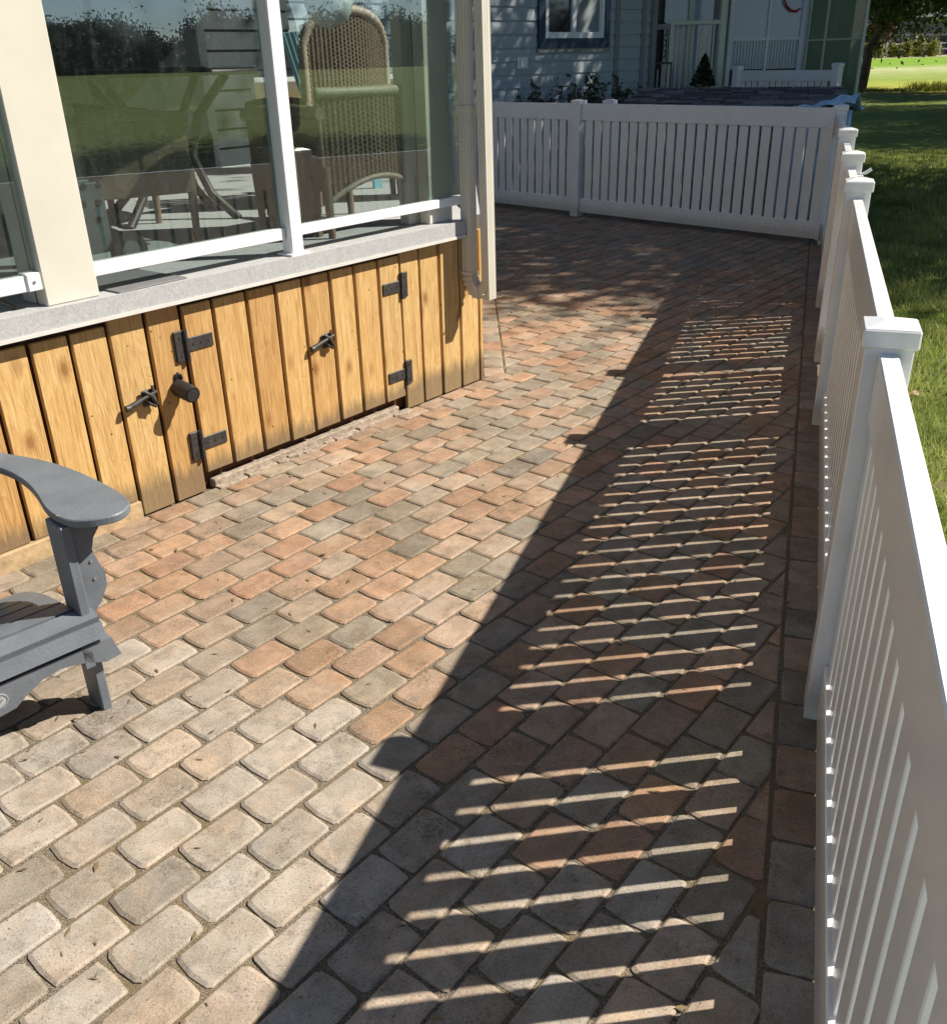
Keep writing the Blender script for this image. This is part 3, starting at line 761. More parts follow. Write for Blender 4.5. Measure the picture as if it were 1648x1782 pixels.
# ------------------------------------------------------------------ furniture on the deck (all stand at DZ)
def dl(s_, off): p = CD+ED*s_+MD*off; return (p.x, p.y, DZ)
def wicker_chair(name, label, s_, off, rz, hback=.58, round_top=False, group=None):
    t = thing(name, label, 'chair', dl(s_, off), rz, group)
    # local: back plane at y=0 facing -y (outside of the back), seat towards +y
    w = .60; seat = .30
    def bx(u): return (u*w/2, .05*(1-u*u)*-1+.02)     # slightly bowed back
    zt = lambda u: (seat-.05+hback) + (.16*math.sqrt(max(0, 1-u*u))-.10 if round_top else 0)
    zb = lambda u: .14+.10*(1-u*u)
    mb = MB(); NS = 24
    for k in range(NS):
        u = -1+2*k/(NS-1); x, y = bx(u); mb.box(x-.0045, x+.0045, y-.006, y+.006, zb(u), zt(u))
    z = .15; r_ = 0
    while z < seat-.05+hback+.07:
        prev = None; 
        for k in range(25):
            u = -1+2*k/24
            if z < zb(u) or z > zt(u): prev = None; continue
            x, y = bx(u); cur = (x, y+(.006 if (k+r_) % 2 else -.006), z)
            if prev: mb.bar(prev, cur, .006, .0088)
            prev = cur
        z += .0098; r_ += 1
    mb.build('woven_back', M['wicker'], t)
    rim = MB(); ps = []
    for k in range(17):
        u = -1+2*k/16; x, y = bx(u); ps.append((x, y, zt(u)))
    ps = [(ps[0][0], ps[0][1], .30)]+ps+[(ps[-1][0], ps[-1][1], .30)] if round_top else ps
    pts = []; 
    for i in range(len(ps)-1):
        a, b = Vector(ps[i]), Vector(ps[i+1]); m_ = max(2, int((b-a).length/.012))
        pts += [a.lerp(b, j/m_) for j in range(m_)]
    pts.append(Vector(ps[-1]))
    rr = .024 if not round_top else .026
    rim.tube(pts, [rr*(1 if i % 2 else .84) for i in range(len(pts))], 8)
    rim.build('woven_rim', M['wicker_r'], t)
    ap_ = MB(); pts = [(bx(-1+2*k/12)[0], bx(-1+2*k/12)[1]-.008, zb(-1+2*k/12)) for k in range(13)]
    ap_.tube(pts, .013, 6); ap_.build('lower_rim', M['wicker_r'], t)
    MB().box(-w/2+.01, w/2-.01, .02, .50, seat-.05, seat, None, .012).build('seat', M['wicker'], t)
    for sx in (-1, 1):
        a = MB(); a.box(sx*w/2-.012, sx*w/2+.012, .0, .48, .20, .50, None, .004); a.tube([(sx*w/2, 0, .51), (sx*w/2, .25, .525), (sx*w/2, .50, .50)], .028, 8); a.build('arm', M['wicker'], t)
        for yy in (.0, .47):
            l = MB(); l.tube([(sx*(w/2-.012), yy, 0), (sx*(w/2-.012), yy+.01, .30)], [.016, .022], 8); l.build('leg', M['wicker'], t)
    return t
wicker_chair('wicker_armchair', 'square backed brown wicker armchair standing just behind the right glass pane', -.575, -.14, RD, hback=.34)
wicker_chair('wicker_armchair', 'round topped wicker armchair farther back behind the right glass pane', .10, -.95, RD, hback=.64, round_top=True)
wicker_chair('wicker_armchair', 'round topped wicker armchair in the shade behind the table', -1.35, -1.95, RD+math.pi*.95, hback=.42, round_top=True)
wicker_chair('wicker_armchair', 'wicker armchair at the left side of the round table', -1.55, -1.1, RD-math.pi/2-.3, hback=.38, round_top=True)
tb = thing('round_table', 'round glass topped table with dark curved legs among the wicker armchairs', 'table', dl(-.85, -1.35), RD)
MB().lathe([(0, .690), (.50, .690), (.505, .696), (.50, .702), (0, .702)], 40).build('table_top', M['tableglass'], tb)
MB().lathe([(.50, .665), (.52, .665), (.52, .689), (.50, .689), (.50, .665)], 40).build('table_rim', M['iron'], tb)
for k in range(4):
    a = k*math.pi/2+.4; l = MB(); l.tube([(.40*math.cos(a), .40*math.sin(a), .665), (.22*math.cos(a), .22*math.sin(a), .48), (.16*math.cos(a), .16*math.sin(a), .30), (.24*math.cos(a), .24*math.sin(a), .12), (.38*math.cos(a), .38*math.sin(a), 0)], .022, 8)
    l.build('leg', M['iron'], tb)
def side_box(name, label, cat, s_, off, z0, dims, mat, rz=0):
    t = thing(name, label, cat, (*dl(s_, off)[:2], z0), RD+rz); return t
st = thing('side_table', 'small square dark wicker side table beside the armchair back', 'table', dl(-.93, -.30), RD)
MB().box(-.10, .10, -.10, .10, .36, .385, None, .004).build('table_top', M['wicker'], st)
MB().box(-.085, .085, -.085, .085, .10, .36).build('woven_skirt', M['wicker'], st)
for sx in (-1, 1):
    for sy in (-1, 1): MB().box(sx*.07-.012, sx*.07+.012, sy*.07-.012, sy*.07+.012, 0, .10).build('leg', M['wicker'], st)
# pale blue folding chair frame
bc = thing('blue_deck_chair', 'pale blue plastic chair frame seen past the right side of the wicker back', 'chair', (-.37, 5.75, DZ), .5)
MB().bar((0, 0, 0), (-.03, 0, .46), .026, .055, None, (1, 0, 0)).build('leg', M['bluechair'], bc)
MB().bar((0, .36, 0), (-.03, .36, .46), .026, .055, None, (1, 0, 0)).build('leg', M['bluechair'], bc)
MB().bar((.02, -.02, .45), (-.36, -.02, .62), .055, .020).build('arm', M['bluechair'], bc)
MB().bar((.02, .36, .45), (-.36, .36, .62), .055, .020).build('arm', M['bluechair'], bc)
for k in range(5): MB().bar((-.35, .02+k*.08, .22), (-.52, .02+k*.08, .86), .062, .016, None, (1, 0, 0)).build('back_slat', M['bluechair'], bc)
for k in range(5): MB().bar((-.02-k*.075, -.01, .30-.012*k), (-.02-k*.075, .37, .30-.012*k), .062, .016).build('seat_slat', M['bluechair'], bc)
# white slotted crates
cr = thing('slotted_crate', 'white slotted plastic crate stack half hidden by the corner column', 'crate', (-.27, 5.62, DZ), .1)
for lv in range(2):
    z = lv*.19; b_ = MB()
    b_.box(-.09, .14, -.12, .12, z, z+.02); b_.box(-.09, .14, -.12, .12, z+.165, z+.188)
    for k in range(7):
        b_.box(-.09+k*.034, -.078+k*.034, -.12, -.108, z+.02, z+.165); b_.box(-.09, -.078, -.12+k*.036, -.108+k*.036, z+.02, z+.165)
    b_.build('crate_side', M['white'], cr)
bxl = MB().box(-.10, .15, -.13, .13, .38, .47, None, .01).build('lid', M['white'], cr)
# grey barbecue cart base at the left pane
bq = thing('barbecue_cart', 'grey steel cart with round holes and a black wheel behind the left pane', 'barbecue', dl(-1.93, -.30), RD)
b_ = MB(); b_.box(-.12, .10, .0, .012, .08, .33, None, .003); b_.build('side_panel', M['steel'], bq)
h_ = MB()
for k in range(3):
    for j in range(3): MB().tube([(-.06+k*.06+j*.012, -.001, .20+j*.06), (-.06+k*.06+j*.012, -.003, .20+j*.06)], .012, 10).build('hole', M['iron'], bq)
MB().box(-.12, .06, .013, .20, .08, .34, None, .004).build('cabinet', M['steel'], bq)
w_ = MB(); w_.tube([(.15, -.035, .075), (.15, -.005, .075)], .072, 20); w_.build('wheel', M['plastic'], bq)
h2 = MB(); h2.tube([(.15, -.039, .075), (.15, -.0355, .075)], .040, 16); h2.build('hub', M['steel'], bq)
# thin grey sheet on the floor, lamp globe, cushion, lantern
mt = MB().box(-.14, .15, -.0, .34, 0, .006, None, .002).build('floor_sheet', M['mat'], None, dl(-1.88, .02)); mt.rotation_euler = (0, 0, RD+.05)
mt.location = dl(-1.90, .035); tag(mt, 'thin flat grey sheet on the deck floor below the left glass pane', 'mat')
gl = thing('globe_lamp', 'white round globe lamp hanging behind the right glass pane', 'lamp', (CD.x-.775*ED.x-.14*MD.x, CD.y-.775*ED.y-.14*MD.y, 1.778))
nz = 14; prof_ = [(.099*math.sin(math.pi*k/nz), .099*math.cos(math.pi*k/nz)) for k in range(nz+1)]
MB().lathe(prof_, 28).build('globe', M['globe'], gl)
c_ = MB(); c_.tube([(0, 0, .098), (0, 0, 1.52)], .004, 6); c_.build('cord', M['iron'], gl)
c_ = MB(); c_.tube([(0, 0, .093), (0, 0, .12)], .024, 12); c_.build('fitting', M['iron'], gl)
cu = thing('cushioned_bench', 'bench with yellow and white cushions seen through the round wicker back', 'bench', (-.98, 7.35, DZ), .1)
MB().box(-.55, .55, -.2, .3, .30, .40, None, .03).build('yellow_cushion', M['yellow'], cu)
MB().box(-.55, .55, .12, .30, .41, .62, None, .03).build('white_cushion', M['white'], cu)
MB().box(-.56, .56, -.2, .32, .0, .295).build('base', M['iron'], cu)
# cable on the deck at far left
cb = MB(); p0 = dl(-2.60, .02); 
cb.tube([(p0[0]-.25, p0[1]-.30, DZ+.006), (p0[0]-.08, p0[1]-.10, DZ+.02), (p0[0]+.02, p0[1]+.02, DZ+.06), (p0[0]+.04, p0[1]+.10, DZ+.10), (p0[0]+.10, p0[1]+.22, DZ+.006)], .006, 6)
cbo = cb.build('power_cable', M['iron']); tag(cbo, 'black power cable on the deck beside the left column', 'cable')

# ------------------------------------------------------------------ neighbour's house behind the end fence
HP = Vector((.3, 12.6)); HE = Vector((.743, .669)).normalized(); RH = math.atan2(HE.y, HE.x)
nh = thing('neighbour_house', 'blue grey clapboard house with navy trimmed window behind the end fence', 'house', (HP.x, HP.y, 0), RH)
SP = .152
def siding(x0, x1, y0, z0=.0, z1=3.2):
    z = z0
    while z < z1:
        MB().add([(x0, y0, z+.002), (x1, y0, z+.002), (x1, y0-.017, z), (x0, y0-.017, z), (x0, y0-.006, z+SP*.5), (x1, y0-.006, z+SP*.5), (x0, y0-.013, z+SP*.5+.004), (x1, y0-.013, z+SP*.5+.004), (x0, y0, z+SP), (x1, y0, z+SP)],
                 [(0, 1, 2, 3), (3, 2, 7, 6), (6, 7, 9, 8)]).build('siding_board', M['siding'], nh); z += SP
siding(-8, .86, 0); siding(2.245, 2.375, 0, SP*11, 3.2)
siding(.86, 2.375, 0, 0, SP*11-.02); siding(2.465, 2.985, .03); siding(3.06, 3.22, .06)
for a, b, y in ((2.375, 2.465, -.03), (2.985, 3.06, -.01), (3.22, 3.32, -.005)):
    MB().box(a, b, y, .12, 0, 3.3).build('corner_trim', M['trim'], nh)
MB().box(-8, 3.2, .121, 3.0, 0, 3.4).build('house_body', M['trim'], nh)
wi = MB()
z0w = SP*11-.01; wi.box(.865, 2.24, -.045, .10, z0w, z0w+.115); wi.box(.865, .985, -.045, .10, z0w+.115, 3.2); wi.box(2.13, 2.24, -.045, .10, z0w+.115, 3.2)
win = wi.build('window', M['navy'], nh)
zz0 = z0w+.115
f_ = MB(); f_.box(.985, 2.13, -.035, .04, zz0, zz0+.07); f_.box(.985, 1.05, -.035, .04, zz0+.07, 3.2); f_.box(2.06, 2.13, -.035, .04, zz0+.07, 3.2); f_.box(1.50, 1.57, -.035, .04, zz0+.07, 3.2); f_.build('window_frame', M['wpaint'], win)
MB().box(1.05, 1.50, .0, .01, zz0+.07, 3.2).build('window_pane', M['dglass'], win)
MB().box(1.57, 2.06, .0, .01, zz0+.07, 3.2).build('window_pane', M['curtain'], win)
MB().box(.85, 2.26, -.035, .0, z0w-.05, z0w-.001).build('window_sill', M['trim'], win)
vt = MB(); vt.box(.50, .68, -.035, -.017, 1.43, 1.57, None, .004); vt.box(.53, .65, -.065, -.036, 1.45, 1.47); vt.box(.53, .545, -.065, -.036, 1.47, 1.55)
vt.build('vent_cover', M['wpaint'], nh)
nr_ = MB().prism([(-8.4, -.5), (3.4, -.5), (3.4, 3.4), (-8.4, 3.4)], 3.4, 3.6).build('roof', M['roofgrey'], nh)

# porch and glazed sunroom
sr = thing('sunroom', 'neighbouring glazed sunroom with pale frames and an end pane painted with the green of reflected trees', 'sunroom', (4.0, 15.55, 0), -.02)
MB().box(-1.30, 1.25, .05, 2.5, 0, 1.10).build('base_wall', M['trim'], sr)
MB().box(-1.3, 1.10, .5, 2.5, 1.10, 3.2).build('inner_wall', M['siding'], sr)
MB().box(1.10, 1.14, -.17, .05, 1.1, 3.2).build('mullion', M['wpaint'], sr)
MB().box(-.02, 1.06, .02, .05, 1.105, 1.33).build('dark_gap', M['iron'], sr)
MB().box(.02, 1.04, .03, .05, 1.33, 1.715).build('lower_panel', M['pglass'], sr)
for k in range(22): MB().box(.04+k*.046, .052+k*.046, .018, .029, 1.34, 1.71).build('panel_rib', M['siding'], sr)
for a, b in ((.04, .545), (.585, 1.04)): MB().box(a, b, .03, .04, 1.76, 3.2).build('window_pane', M['pglass'], sr)
MB().box(.02, 1.06, .0, .05, 1.715, 1.76).build('sill', M['wpaint'], sr)
for a, b in ((-.02, .04), (.545, .585), (1.04, 1.10)): MB().box(a, b, -.01, .05, 1.10, 3.2).build('mullion', M['wpaint'], sr)
for k in range(10):
    MB().box(.06+k*.1, .075+k*.1, .010, .0175, 1.77, 2.02).build('reflected_rail_bar', M['cream'], sr) if False else None
# end pane turned toward the garden
d0 = Vector((1.12, -.15)); d1 = Vector((1.55, -1.2))
ep = MB().bar((*d0, 1.95), (*d1, 1.95), .02, 2.4); ep.build('window_pane', M['gglass'], sr)
for f in (0, .33, 1):
    p = d0.lerp(d1, f); MB().box(p.x-.02, p.x+.02, p.y-.03, p.y+.03, .9, 3.2).build('mullion', M['cream'], sr)
MB().bar((*d0, 1.70), (*d1, 1.70), .045, .025).build('transom', M['cream'], sr)
MB().box(-1.4, 1.8, -1.3, 2.6, 3.21, 3.35).build('roof', M['wpaint'], sr)
rb = MB()
rp = [(.72, -.02, 2.30), (.78, -.03, 2.17), (.86, -.03, 2.10), (.95, -.03, 2.09), (1.0, -.02, 2.13)]
rb.tube(rp, [.010, .016, .018, .015, .010], 7); rbo = rb.build('ribbon', M['red'], sr)
# porch left of the sunroom
po_ = thing('porch', 'open porch with cream baluster railing beside the blue grey house', 'porch', (3.0, 15.0, 0), 0)
MB().box(-.35, .95, -.05, 2.0, 0, .95).build('porch_floor', M['trim'], po_)
MB().box(-.25, .12, .9, 1.0, .95, 3.2).build('dark_doorway', M['iron'], po_)
MB().box(.12, .80, .85, .9, .95, 3.2).build('window_pane', M['pglass'], po_)
MB().box(.06, .13, .80, .86, .95, 3.2).build('mullion', M['wpaint'], po_); MB().box(.42, .47, .80, .86, .95, 3.2).build('mullion', M['cream'], po_)
MB().box(.02, .72, -.035, .035, 1.93, 1.99, None, .01).build('hand_rail', M['cream'], po_)
MB().box(.02, .72, -.03, .03, 1.08, 1.12).build('bottom_rail', M['cream'], po_)
bal = MB().box(-.010, .010, -.01, .01, 0, .81).mesh('baluster', M['cream'])
for k in range(9): link('baluster', bal, po_, (.10+k*.075, 0, 1.12))
MB().box(-.01, .05, -.04, .04, .9, 2.02, None, .004).build('post', M['cream'], po_); MB().box(.70, .79, -.04, .05, .9, 3.2, None, .004).build('post', M['cream'], po_)
MB().box(-.22, -.01, -.02, .02, 1.88, 1.95).build('hand_rail', M['trim'], po_)
for k in range(3): MB().box(-.16+k*.062, -.145+k*.062, .3, .32, 1.12, 1.36).build('baluster', M['wpaint'], po_)
ic = thing('iron_chair', 'black wrought iron chair back with scrollwork on the neighbour porch', 'chair', (2.90, 15.25, .95), 0)
b_ = MB()
for k in range(5): b_.tube([(-.10+k*.05, 0, .52), (-.10+k*.05, 0, .98)], .008, 5)
for zc in (.62, .76, .90):
    for xc in (-.06, .05):
        b_.tube([(xc+.045*math.cos(a), -.01, zc+.05*math.sin(a)) for a in [i*math.pi/5 for i in range(11)]], .008, 5, None, False)
b_.build('scrollwork', M['iron'], ic)
b_ = MB(); b_.tube([(-.13, 0, 0), (-.13, 0, .98), (0, 0, 1.05), (.13, 0, .98), (.13, 0, 0)], .012, 6); b_.build('back_frame', M['iron'], ic)
MB().box(-.14, .14, -.3, 0, .48, .51).build('seat', M['iron'], ic)
for sx in (-.13, .13): b_ = MB(); b_.tube([(sx, -.29, 0), (sx, -.29, .48)], .011, 6); b_.build('leg', M['iron'], ic)

def leaf_cloud(n, fn, size, seed=1, aspect=.55, up_bias=.3):
    """n leaf quads; fn(rng,n)->centres (n,3)"""
    g = np.random.default_rng(seed); c = fn(g, n); n = len(c)
    a = g.normal(size=(n, 3)); a[:, 2] -= up_bias; a /= np.linalg.norm(a, axis=1)[:, None]
    b = g.normal(size=(n, 3)); b -= (b*a).sum(1)[:, None]*a; b /= np.linalg.norm(b, axis=1)[:, None]
    L = size*(.6+.8*g.random(n))[:, None]; W = L*aspect
    v = np.stack([c-a*L/2, c+b*W/2, c+a*L/2, c-b*W/2], 1).reshape(-1, 3)
    sh = g.random(n)
    return v, sh
def clumps(cx, cy, cz, rx, ry, rz_, k, cr, seed, low=-1):
    g = np.random.default_rng(seed); p = g.normal(size=(k*3, 3)); p /= np.linalg.norm(p, axis=1)[:, None]; p *= (g.random(k*3)**.4)[:, None]
    p = p[p[:, 2] > low][:k]; cc = p*[rx, ry, rz_]+[cx, cy, cz]
    def fn(g2, n):
        i = g2.integers(0, len(cc), n); q = g2.normal(size=(n, 3))*cr*.5*(.6+.8*g2.random(len(cc)))[i][:, None]
        return cc[i]+q
    return fn, cc

def plant_stems(name, label, x, y, h, n, seed, w=.25, cat='shrub', group=None, z0=0, leafmat='bleaf', lsize=.066, nl=44):
    t = thing(name, label, cat, (x, y, z0), 0, group); g = np.random.default_rng(seed); stem = MB(); C_ = []
    for k in range(n):
        bx, by = g.normal(0, .05, 2); tx, ty = bx+g.normal(0, w), by+g.normal(0, w*.6); hh = h*g.uniform(.6, 1)
        pts = [(bx+(tx-bx)*f**1.4, by+(ty-by)*f, hh*f) for f in (0, .3, .6, 1)]; stem.tube(pts, [.008, .006, .005, .003], 5)
        for j in range(nl):
            f = g.uniform(.25, 1.0); C_.append((bx+(tx-bx)*f**1.4+g.normal(0, .028), by+(ty-by)*f+g.normal(0, .028), hh*f+g.normal(0, .01)))
    stem.build('stems', M['bark'], t)
    C_ = np.array(C_); v, sh = leaf_cloud(len(C_), lambda g_, n_: C_, lsize, seed)
    link('leaves', np_mesh('leaves', v, 4, M[leafmat], sh), t)
    return t
rel = [(.35, 'leafy dark shrub low against the siding at the far left of the fence'), (.75, 'thin leafy shrub below the small wall vent'), (1.10, 'short dark shrub between the vent and the window'), (1.42, 'bushy dark shrub below the window and left of the fence post'),
       (1.80, 'tall leafy shrub in front of the sunlit patch of siding'), (2.15, 'dark shrub below the right end of the navy window'), (2.45, 'dark shrub against the grey corner trim of the house')]
hh_ = [1.25, 1.38, 1.30, 1.42, 1.58, 1.50, 1.40]
for i, (t_, lab) in enumerate(rel):
    p = HP+HE*(t_*1.02-.42)+Vector((HE.y, -HE.x))*.55
    plant_stems('shrub', lab, p.x, p.y, hh_[i]*.97, 12 if i < 3 else 16, 20+i, .14, group='dark shrubs in front of the clapboard house')
# potted conifer on the porch edge
tp = thing('potted_conifer', 'small dark cone shaped conifer in a pot by the porch railing', 'potted plant', (3.42, 14.55, .95), 0)
MB().lathe([(0, 0), (.09, 0), (.12, .2), (.13, .2), (.13, .22), (0, .22)], 16).build('pot', M['rubble'], tp)
def conef(g_, n_):
    z = g_.random(n_)**1.3; r_ = .19*(1-z)**.8*np.sqrt(g_.random(n_)); a = g_.random(n_)*6.28
    return np.stack([r_*np.cos(a), r_*np.sin(a), .2+z*.40], 1)
v, sh = leaf_cloud(1500, conef, .045, 3); link('foliage', np_mesh('foliage', v, 4, M['dleaf'], sh), tp)
c_ = MB(); c_.tube([(0, 0, .2), (0, 0, .5)], .012, 6); c_.build('stem', M['bark'], tp)
# neighbour's second white fence
nf0 = Vector((3.83, 14.3)); nf1 = Vector((4.75, 13.0)); nfd = (nf1-nf0).normalized()
nf = thing('neighbour_fence', 'short white slatted fence beyond the shingled shed roof', 'fence', (nf0.x, nf0.y, 0), math.atan2(nfd.y, nfd.x))
LN = (nf1-nf0).length
post(nf, 0, 1.40, .10); post(nf, LN, 1.42, .10)
section(nf, .05, LN-.05, .04, 1.335, rd=.13)
# post wrapped in pale cloth at the end of that fence
# low shed with shingled roof, right behind the end fence
P00 = Vector((1.62, 11.05, 1.035)); P10 = Vector((3.50, 9.05, 1.085)); P01 = Vector((2.30, 12.75, 1.185)); P11 = Vector((4.25, 11.35, 1.19))
sh_ = thing('shed', 'low shed with dark grey shingled roof just behind the end fence', 'shed', (P00.x, P00.y, 0), 0)
O3 = Vector((P00.x, P00.y, 0))
def RP(u, v): return (P00.lerp(P10, u)).lerp(P01.lerp(P11, u), v)-O3
deckq = MB(); q = [RP(0, 0), RP(1, 0), RP(1, 1), RP(0, 1)]; deckq.add([*(a-Vector((0, 0, .03)) for a in q), *(a-Vector((0, 0, .012)) for a in q)], [(0, 1, 2, 3)[::-1], (4, 5, 6, 7), (0, 1, 5, 4), (1, 2, 6, 5), (2, 3, 7, 6), (3, 0, 4, 7)])
rfo = deckq.build('roof', M['shingle'], sh_)
NC = 12
for r_ in range(NC):
    v0, v1 = r_/NC, (r_+1.12)/NC; u = -(r_ % 3)*.045
    while u < 1:
        wdt = RNDS.uniform(.085, .13); a, b = max(0, u), min(1, u+wdt); u += wdt+.004
        if b-a < .02: continue
        a += (0); v1c = min(v1, 1.0)
        lo = RNDS.uniform(-.008, .008); zt = Vector((0, 0, .014+RNDS.uniform(0, .006)))
        A, B, C_, D = RP(a, v0+lo), RP(b, v0+lo), RP(b, v1c), RP(a, v1c)
        A += zt; B += zt; C_ += zt*.2; D += zt*.2
        dn = Vector((0, 0, -.016))
        MB().add([A, B, C_, D, A+dn, B+dn], [(0, 1, 2, 3), (4, 5, 1, 0)]).build('shingle', M['shingle'], rfo)
iw = [RP(.04, .04), RP(.96, .04), RP(.96, .96), RP(.04, .96)]
MB().add([*(Vector((a.x, a.y, 0)) for a in iw), *(Vector((a.x, a.y, a.z-.035)) for a in iw)], [(0, 1, 5, 4), (1, 2, 6, 5), (2, 3, 7, 6), (3, 0, 4, 7)]).build('wall', M['soil'], sh_)
# pale blue tarp thrown over the fence corner
tpv = []; NU, NV = 18, 10
A = Vector((2.86, 9.02, 1.12)); B = Vector((3.40, 8.78, 1.11))
g_ = np.random.default_rng(5)
for j in range(NV+1):
    for i in range(NU+1):
        u = i/NU; v = j/NV; p = Vector((A.x+(B.x-A.x)*u, A.y+(B.y-A.y)*u, 0))
        back = Vector((.30, .50, 0))*v
        z = 1.085+.13*u*math.sin(math.pi*min(1, v*1.3+.15))+.03*math.sin(u*9+v*4)*v+.012*math.sin(u*23+v*11)
        tpv.append((p.x+back.x, p.y+back.y, z))
mb = MB(); mb.add(tpv, [(j*(NU+1)+i, j*(NU+1)+i+1, (j+1)*(NU+1)+i+1, (j+1)*(NU+1)+i) for j in range(NV) for i in range(NU)], None, True)
hang = []
for j in range(9):
    for i in range(NU+1):
        u = i/NU; p = Vector((A.x+(B.x-A.x)*u, A.y+(B.y-A.y)*u)); z = 1.085-.95*j/8
        hang.append((p.x+.02*math.sin(i*1.7+j*.6), p.y+.03*math.sin(i*2.1+j), z))
mb.add(hang, [(j*(NU+1)+i, j*(NU+1)+i+1, (j+1)*(NU+1)+i+1, (j+1)*(NU+1)+i) for j in range(8) for i in range(NU)], None, True)
tarp = mb.build('blue_tarp', M['bluecloth']); md = tarp.modifiers.new('thickness', 'SOLIDIFY'); md.thickness = .004
tag(tarp, 'crumpled pale blue tarp draped behind the corner of the two white fences', 'tarp')

# ------------------------------------------------------------------ trees
def limb(mb, a, b, r0, r1, g, seg=5, wob=.12):
    a = Vector(a); b = Vector(b); pts = []
    for k in range(seg+1):
        f = k/seg; p = a.lerp(b, f)
        if 0 < k < seg: p += Vector(g.normal(0, wob, 3))*(b-a).length*.15
        pts.append(p)
    mb.tube(pts, [r0+(r1-r0)*k/seg for k in range(seg+1)], 8)
def big_tree(name, label, loc, h0, rx, rz_, nleaf, lsize, seed, mat='leaf', trunk_r=.2, lean=(0, 0), group=None, kcl=60, ccr=1.1, cat='tree'):
    t = thing(name, label, cat, loc, 0, group); g = np.random.default_rng(seed)
    cz = h0+rz_
    fn, cc = clumps(lean[0], lean[1], cz, rx, rx, rz_, kcl, ccr, seed)
    tr = MB(); top = Vector((lean[0]*.9, lean[1]*.9, cz))
    limb(tr, (0, 0, -.1), top, trunk_r, trunk_r*.35, g, 6, .25)
    for k in range(0, len(cc), max(1, len(cc)//14)):
        f = g.uniform(.45, .95); s_ = Vector((0, 0, 0)).lerp(top, f); limb(tr, s_, cc[k], trunk_r*.30, .02, g, 4, .3)
    tr.build('trunk', M['bark'], t)
    v, sh = leaf_cloud(nleaf, fn, lsize, seed+100)
    link('crown', np_mesh('crown', v, 4, M[mat], sh), t); return t
# shade trees just outside the right edge; they throw the dappled shade
sg = 'shade trees on the lawn right of the patio'
T1 = big_tree('shade_tree', 'broad shade tree nearest the patio corner, right of the picture', (9.6, 12.0, 0), 3.0, 4.9, 3.3, 68000, .15, 11, kcl=150, ccr=1.15, trunk_r=.22, group=sg)
T2 = tree_copy(T1, (18.6, 20.8, 0), 2.1, 'broad shade tree standing second along the lawn', sg)
T3 = tree_copy(T1, (20.5, 28.0, 0), 4.0, 'broad shade tree standing third along the lawn', sg)
T4 = tree_copy(T1, (25, 4.5, 0), 1.0, 'broad shade tree out on the open lawn, reflected in the glass', sg)
T5 = tree_copy(T1, (24.0, -4.0, 0), 5.2, 'second shade tree out on the open lawn, reflected in the glass', sg)
T4.scale = T5.scale = (1, 1, 2.0)
T6 = tree_copy(T1, (33.0, 36.5, 0), .4, 'shade tree farthest along the lawn edge', sg)
T7 = tree_copy(T1, (27.0, 17.0, 0), 3.3, 'shade tree behind the nearest one', sg)
# the leaning tree in view
big_tree('leaning_tree', 'tree with leaning pale grey trunk and drooping dark crown on the lawn edge', (17.0, 43.5, -.03), 2.35, 4.8, 2.6, 30000, .20, 31, trunk_r=.24, lean=(1.2, 0), kcl=90, ccr=1.0)
hz_ = None
dt = big_tree('dark_shrub_tree', 'dark rounded evergreen shrub left of the leaning trunk', (15.0, 41.5, -.03), .5, 1.0, 1.0, 6000, .14, 35, mat='dleaf', trunk_r=.08, kcl=22, ccr=.6, cat='shrub')
big_tree('shade_tree', 'tree crown hanging in from the top right corner of the picture', (21.0, 38.5, -.03), 2.05, 4.6, 2.6, 30000, .20, 33, trunk_r=.22, kcl=80, ccr=1.0, group=sg)

# far tree line mirrored in the glass
gp = 'far row of trees across the fairway'
pr = big_tree('distant_tree', 'tall bushy tree in the distant row across the fairway', (125, -50, .9), -.6, 5.4, 2.5, 24000, .34, 61, mat='dleaf', trunk_r=.3, kcl=60, ccr=1.25, group=gp)
for k in range(1, 21):
    c = tree_copy(pr, (125+8*math.sin(k*2.3), -50+k*6.2+2.5*math.sin(k*5.1), .9), k*1.3, 'tall bushy tree in the distant row across the fairway', gp); c.scale = (.75+.35*abs(math.sin(k*2.9)),)*2+(.62+.75*abs(math.sin(k*1.7+.4)),)

# ------------------------------------------------------------------ far side of the fairway, direct view
def FX(px, y): return y*(px-824)/1800
GY = 98
fh = thing('white_house', 'white gabled house with dark windows beyond the fairway', 'house', (FX(1515, GY), GY, .95), 0)
MB().box(-1.9, 2.4, 0, 8, 0, 3.6).build('wall', M['housewhite'], fh)
MB().prism([(-2.3, 3.55), (2.8, 3.55), (.25, 6.0)], -.3, 8, None, lambda p, q, z: (p, z, q)).build('roof', M['roofgrey'], fh)
for a, b, c, d in ((-1.1, -.5, 1.2, 2.5), (-.3, .3, 1.2, 2.5), (.9, 1.6, 0.0, 2.1)): 
    w = MB().box(a, b, -.03, -.005, c, d).build('window', M['dglass'], fh)
MB().box(-.9, 2.1, -1.6, -.2, 0, .15).build('step', M['housewhite'], fh)
for a in (-.9, .6, 2.0): MB().box(a, a+.18, -1.5, -1.3, .151, 2.9).build('porch_post', M['housewhite'], fh)
fg = thing('grey_house', 'long dark grey house behind a white rail beyond the fairway', 'house', (FX(1600, GY+4), GY+4, .95), 0)
MB().box(-1.6, 16, 0, 8, 0, 3.4).build('wall', M['housegrey'], fg)
MB().box(-2.0, 16.4, -.5, 8, 3.41, 3.6).build('eave', M['housewhite'], fg)
MB().prism([(-.5, 3.6), (8.2, 3.6), (4, 5.4)], -2, 16.4, None, lambda p, q, z: (z, p, q)).build('roof', M['roofgrey'], fg)
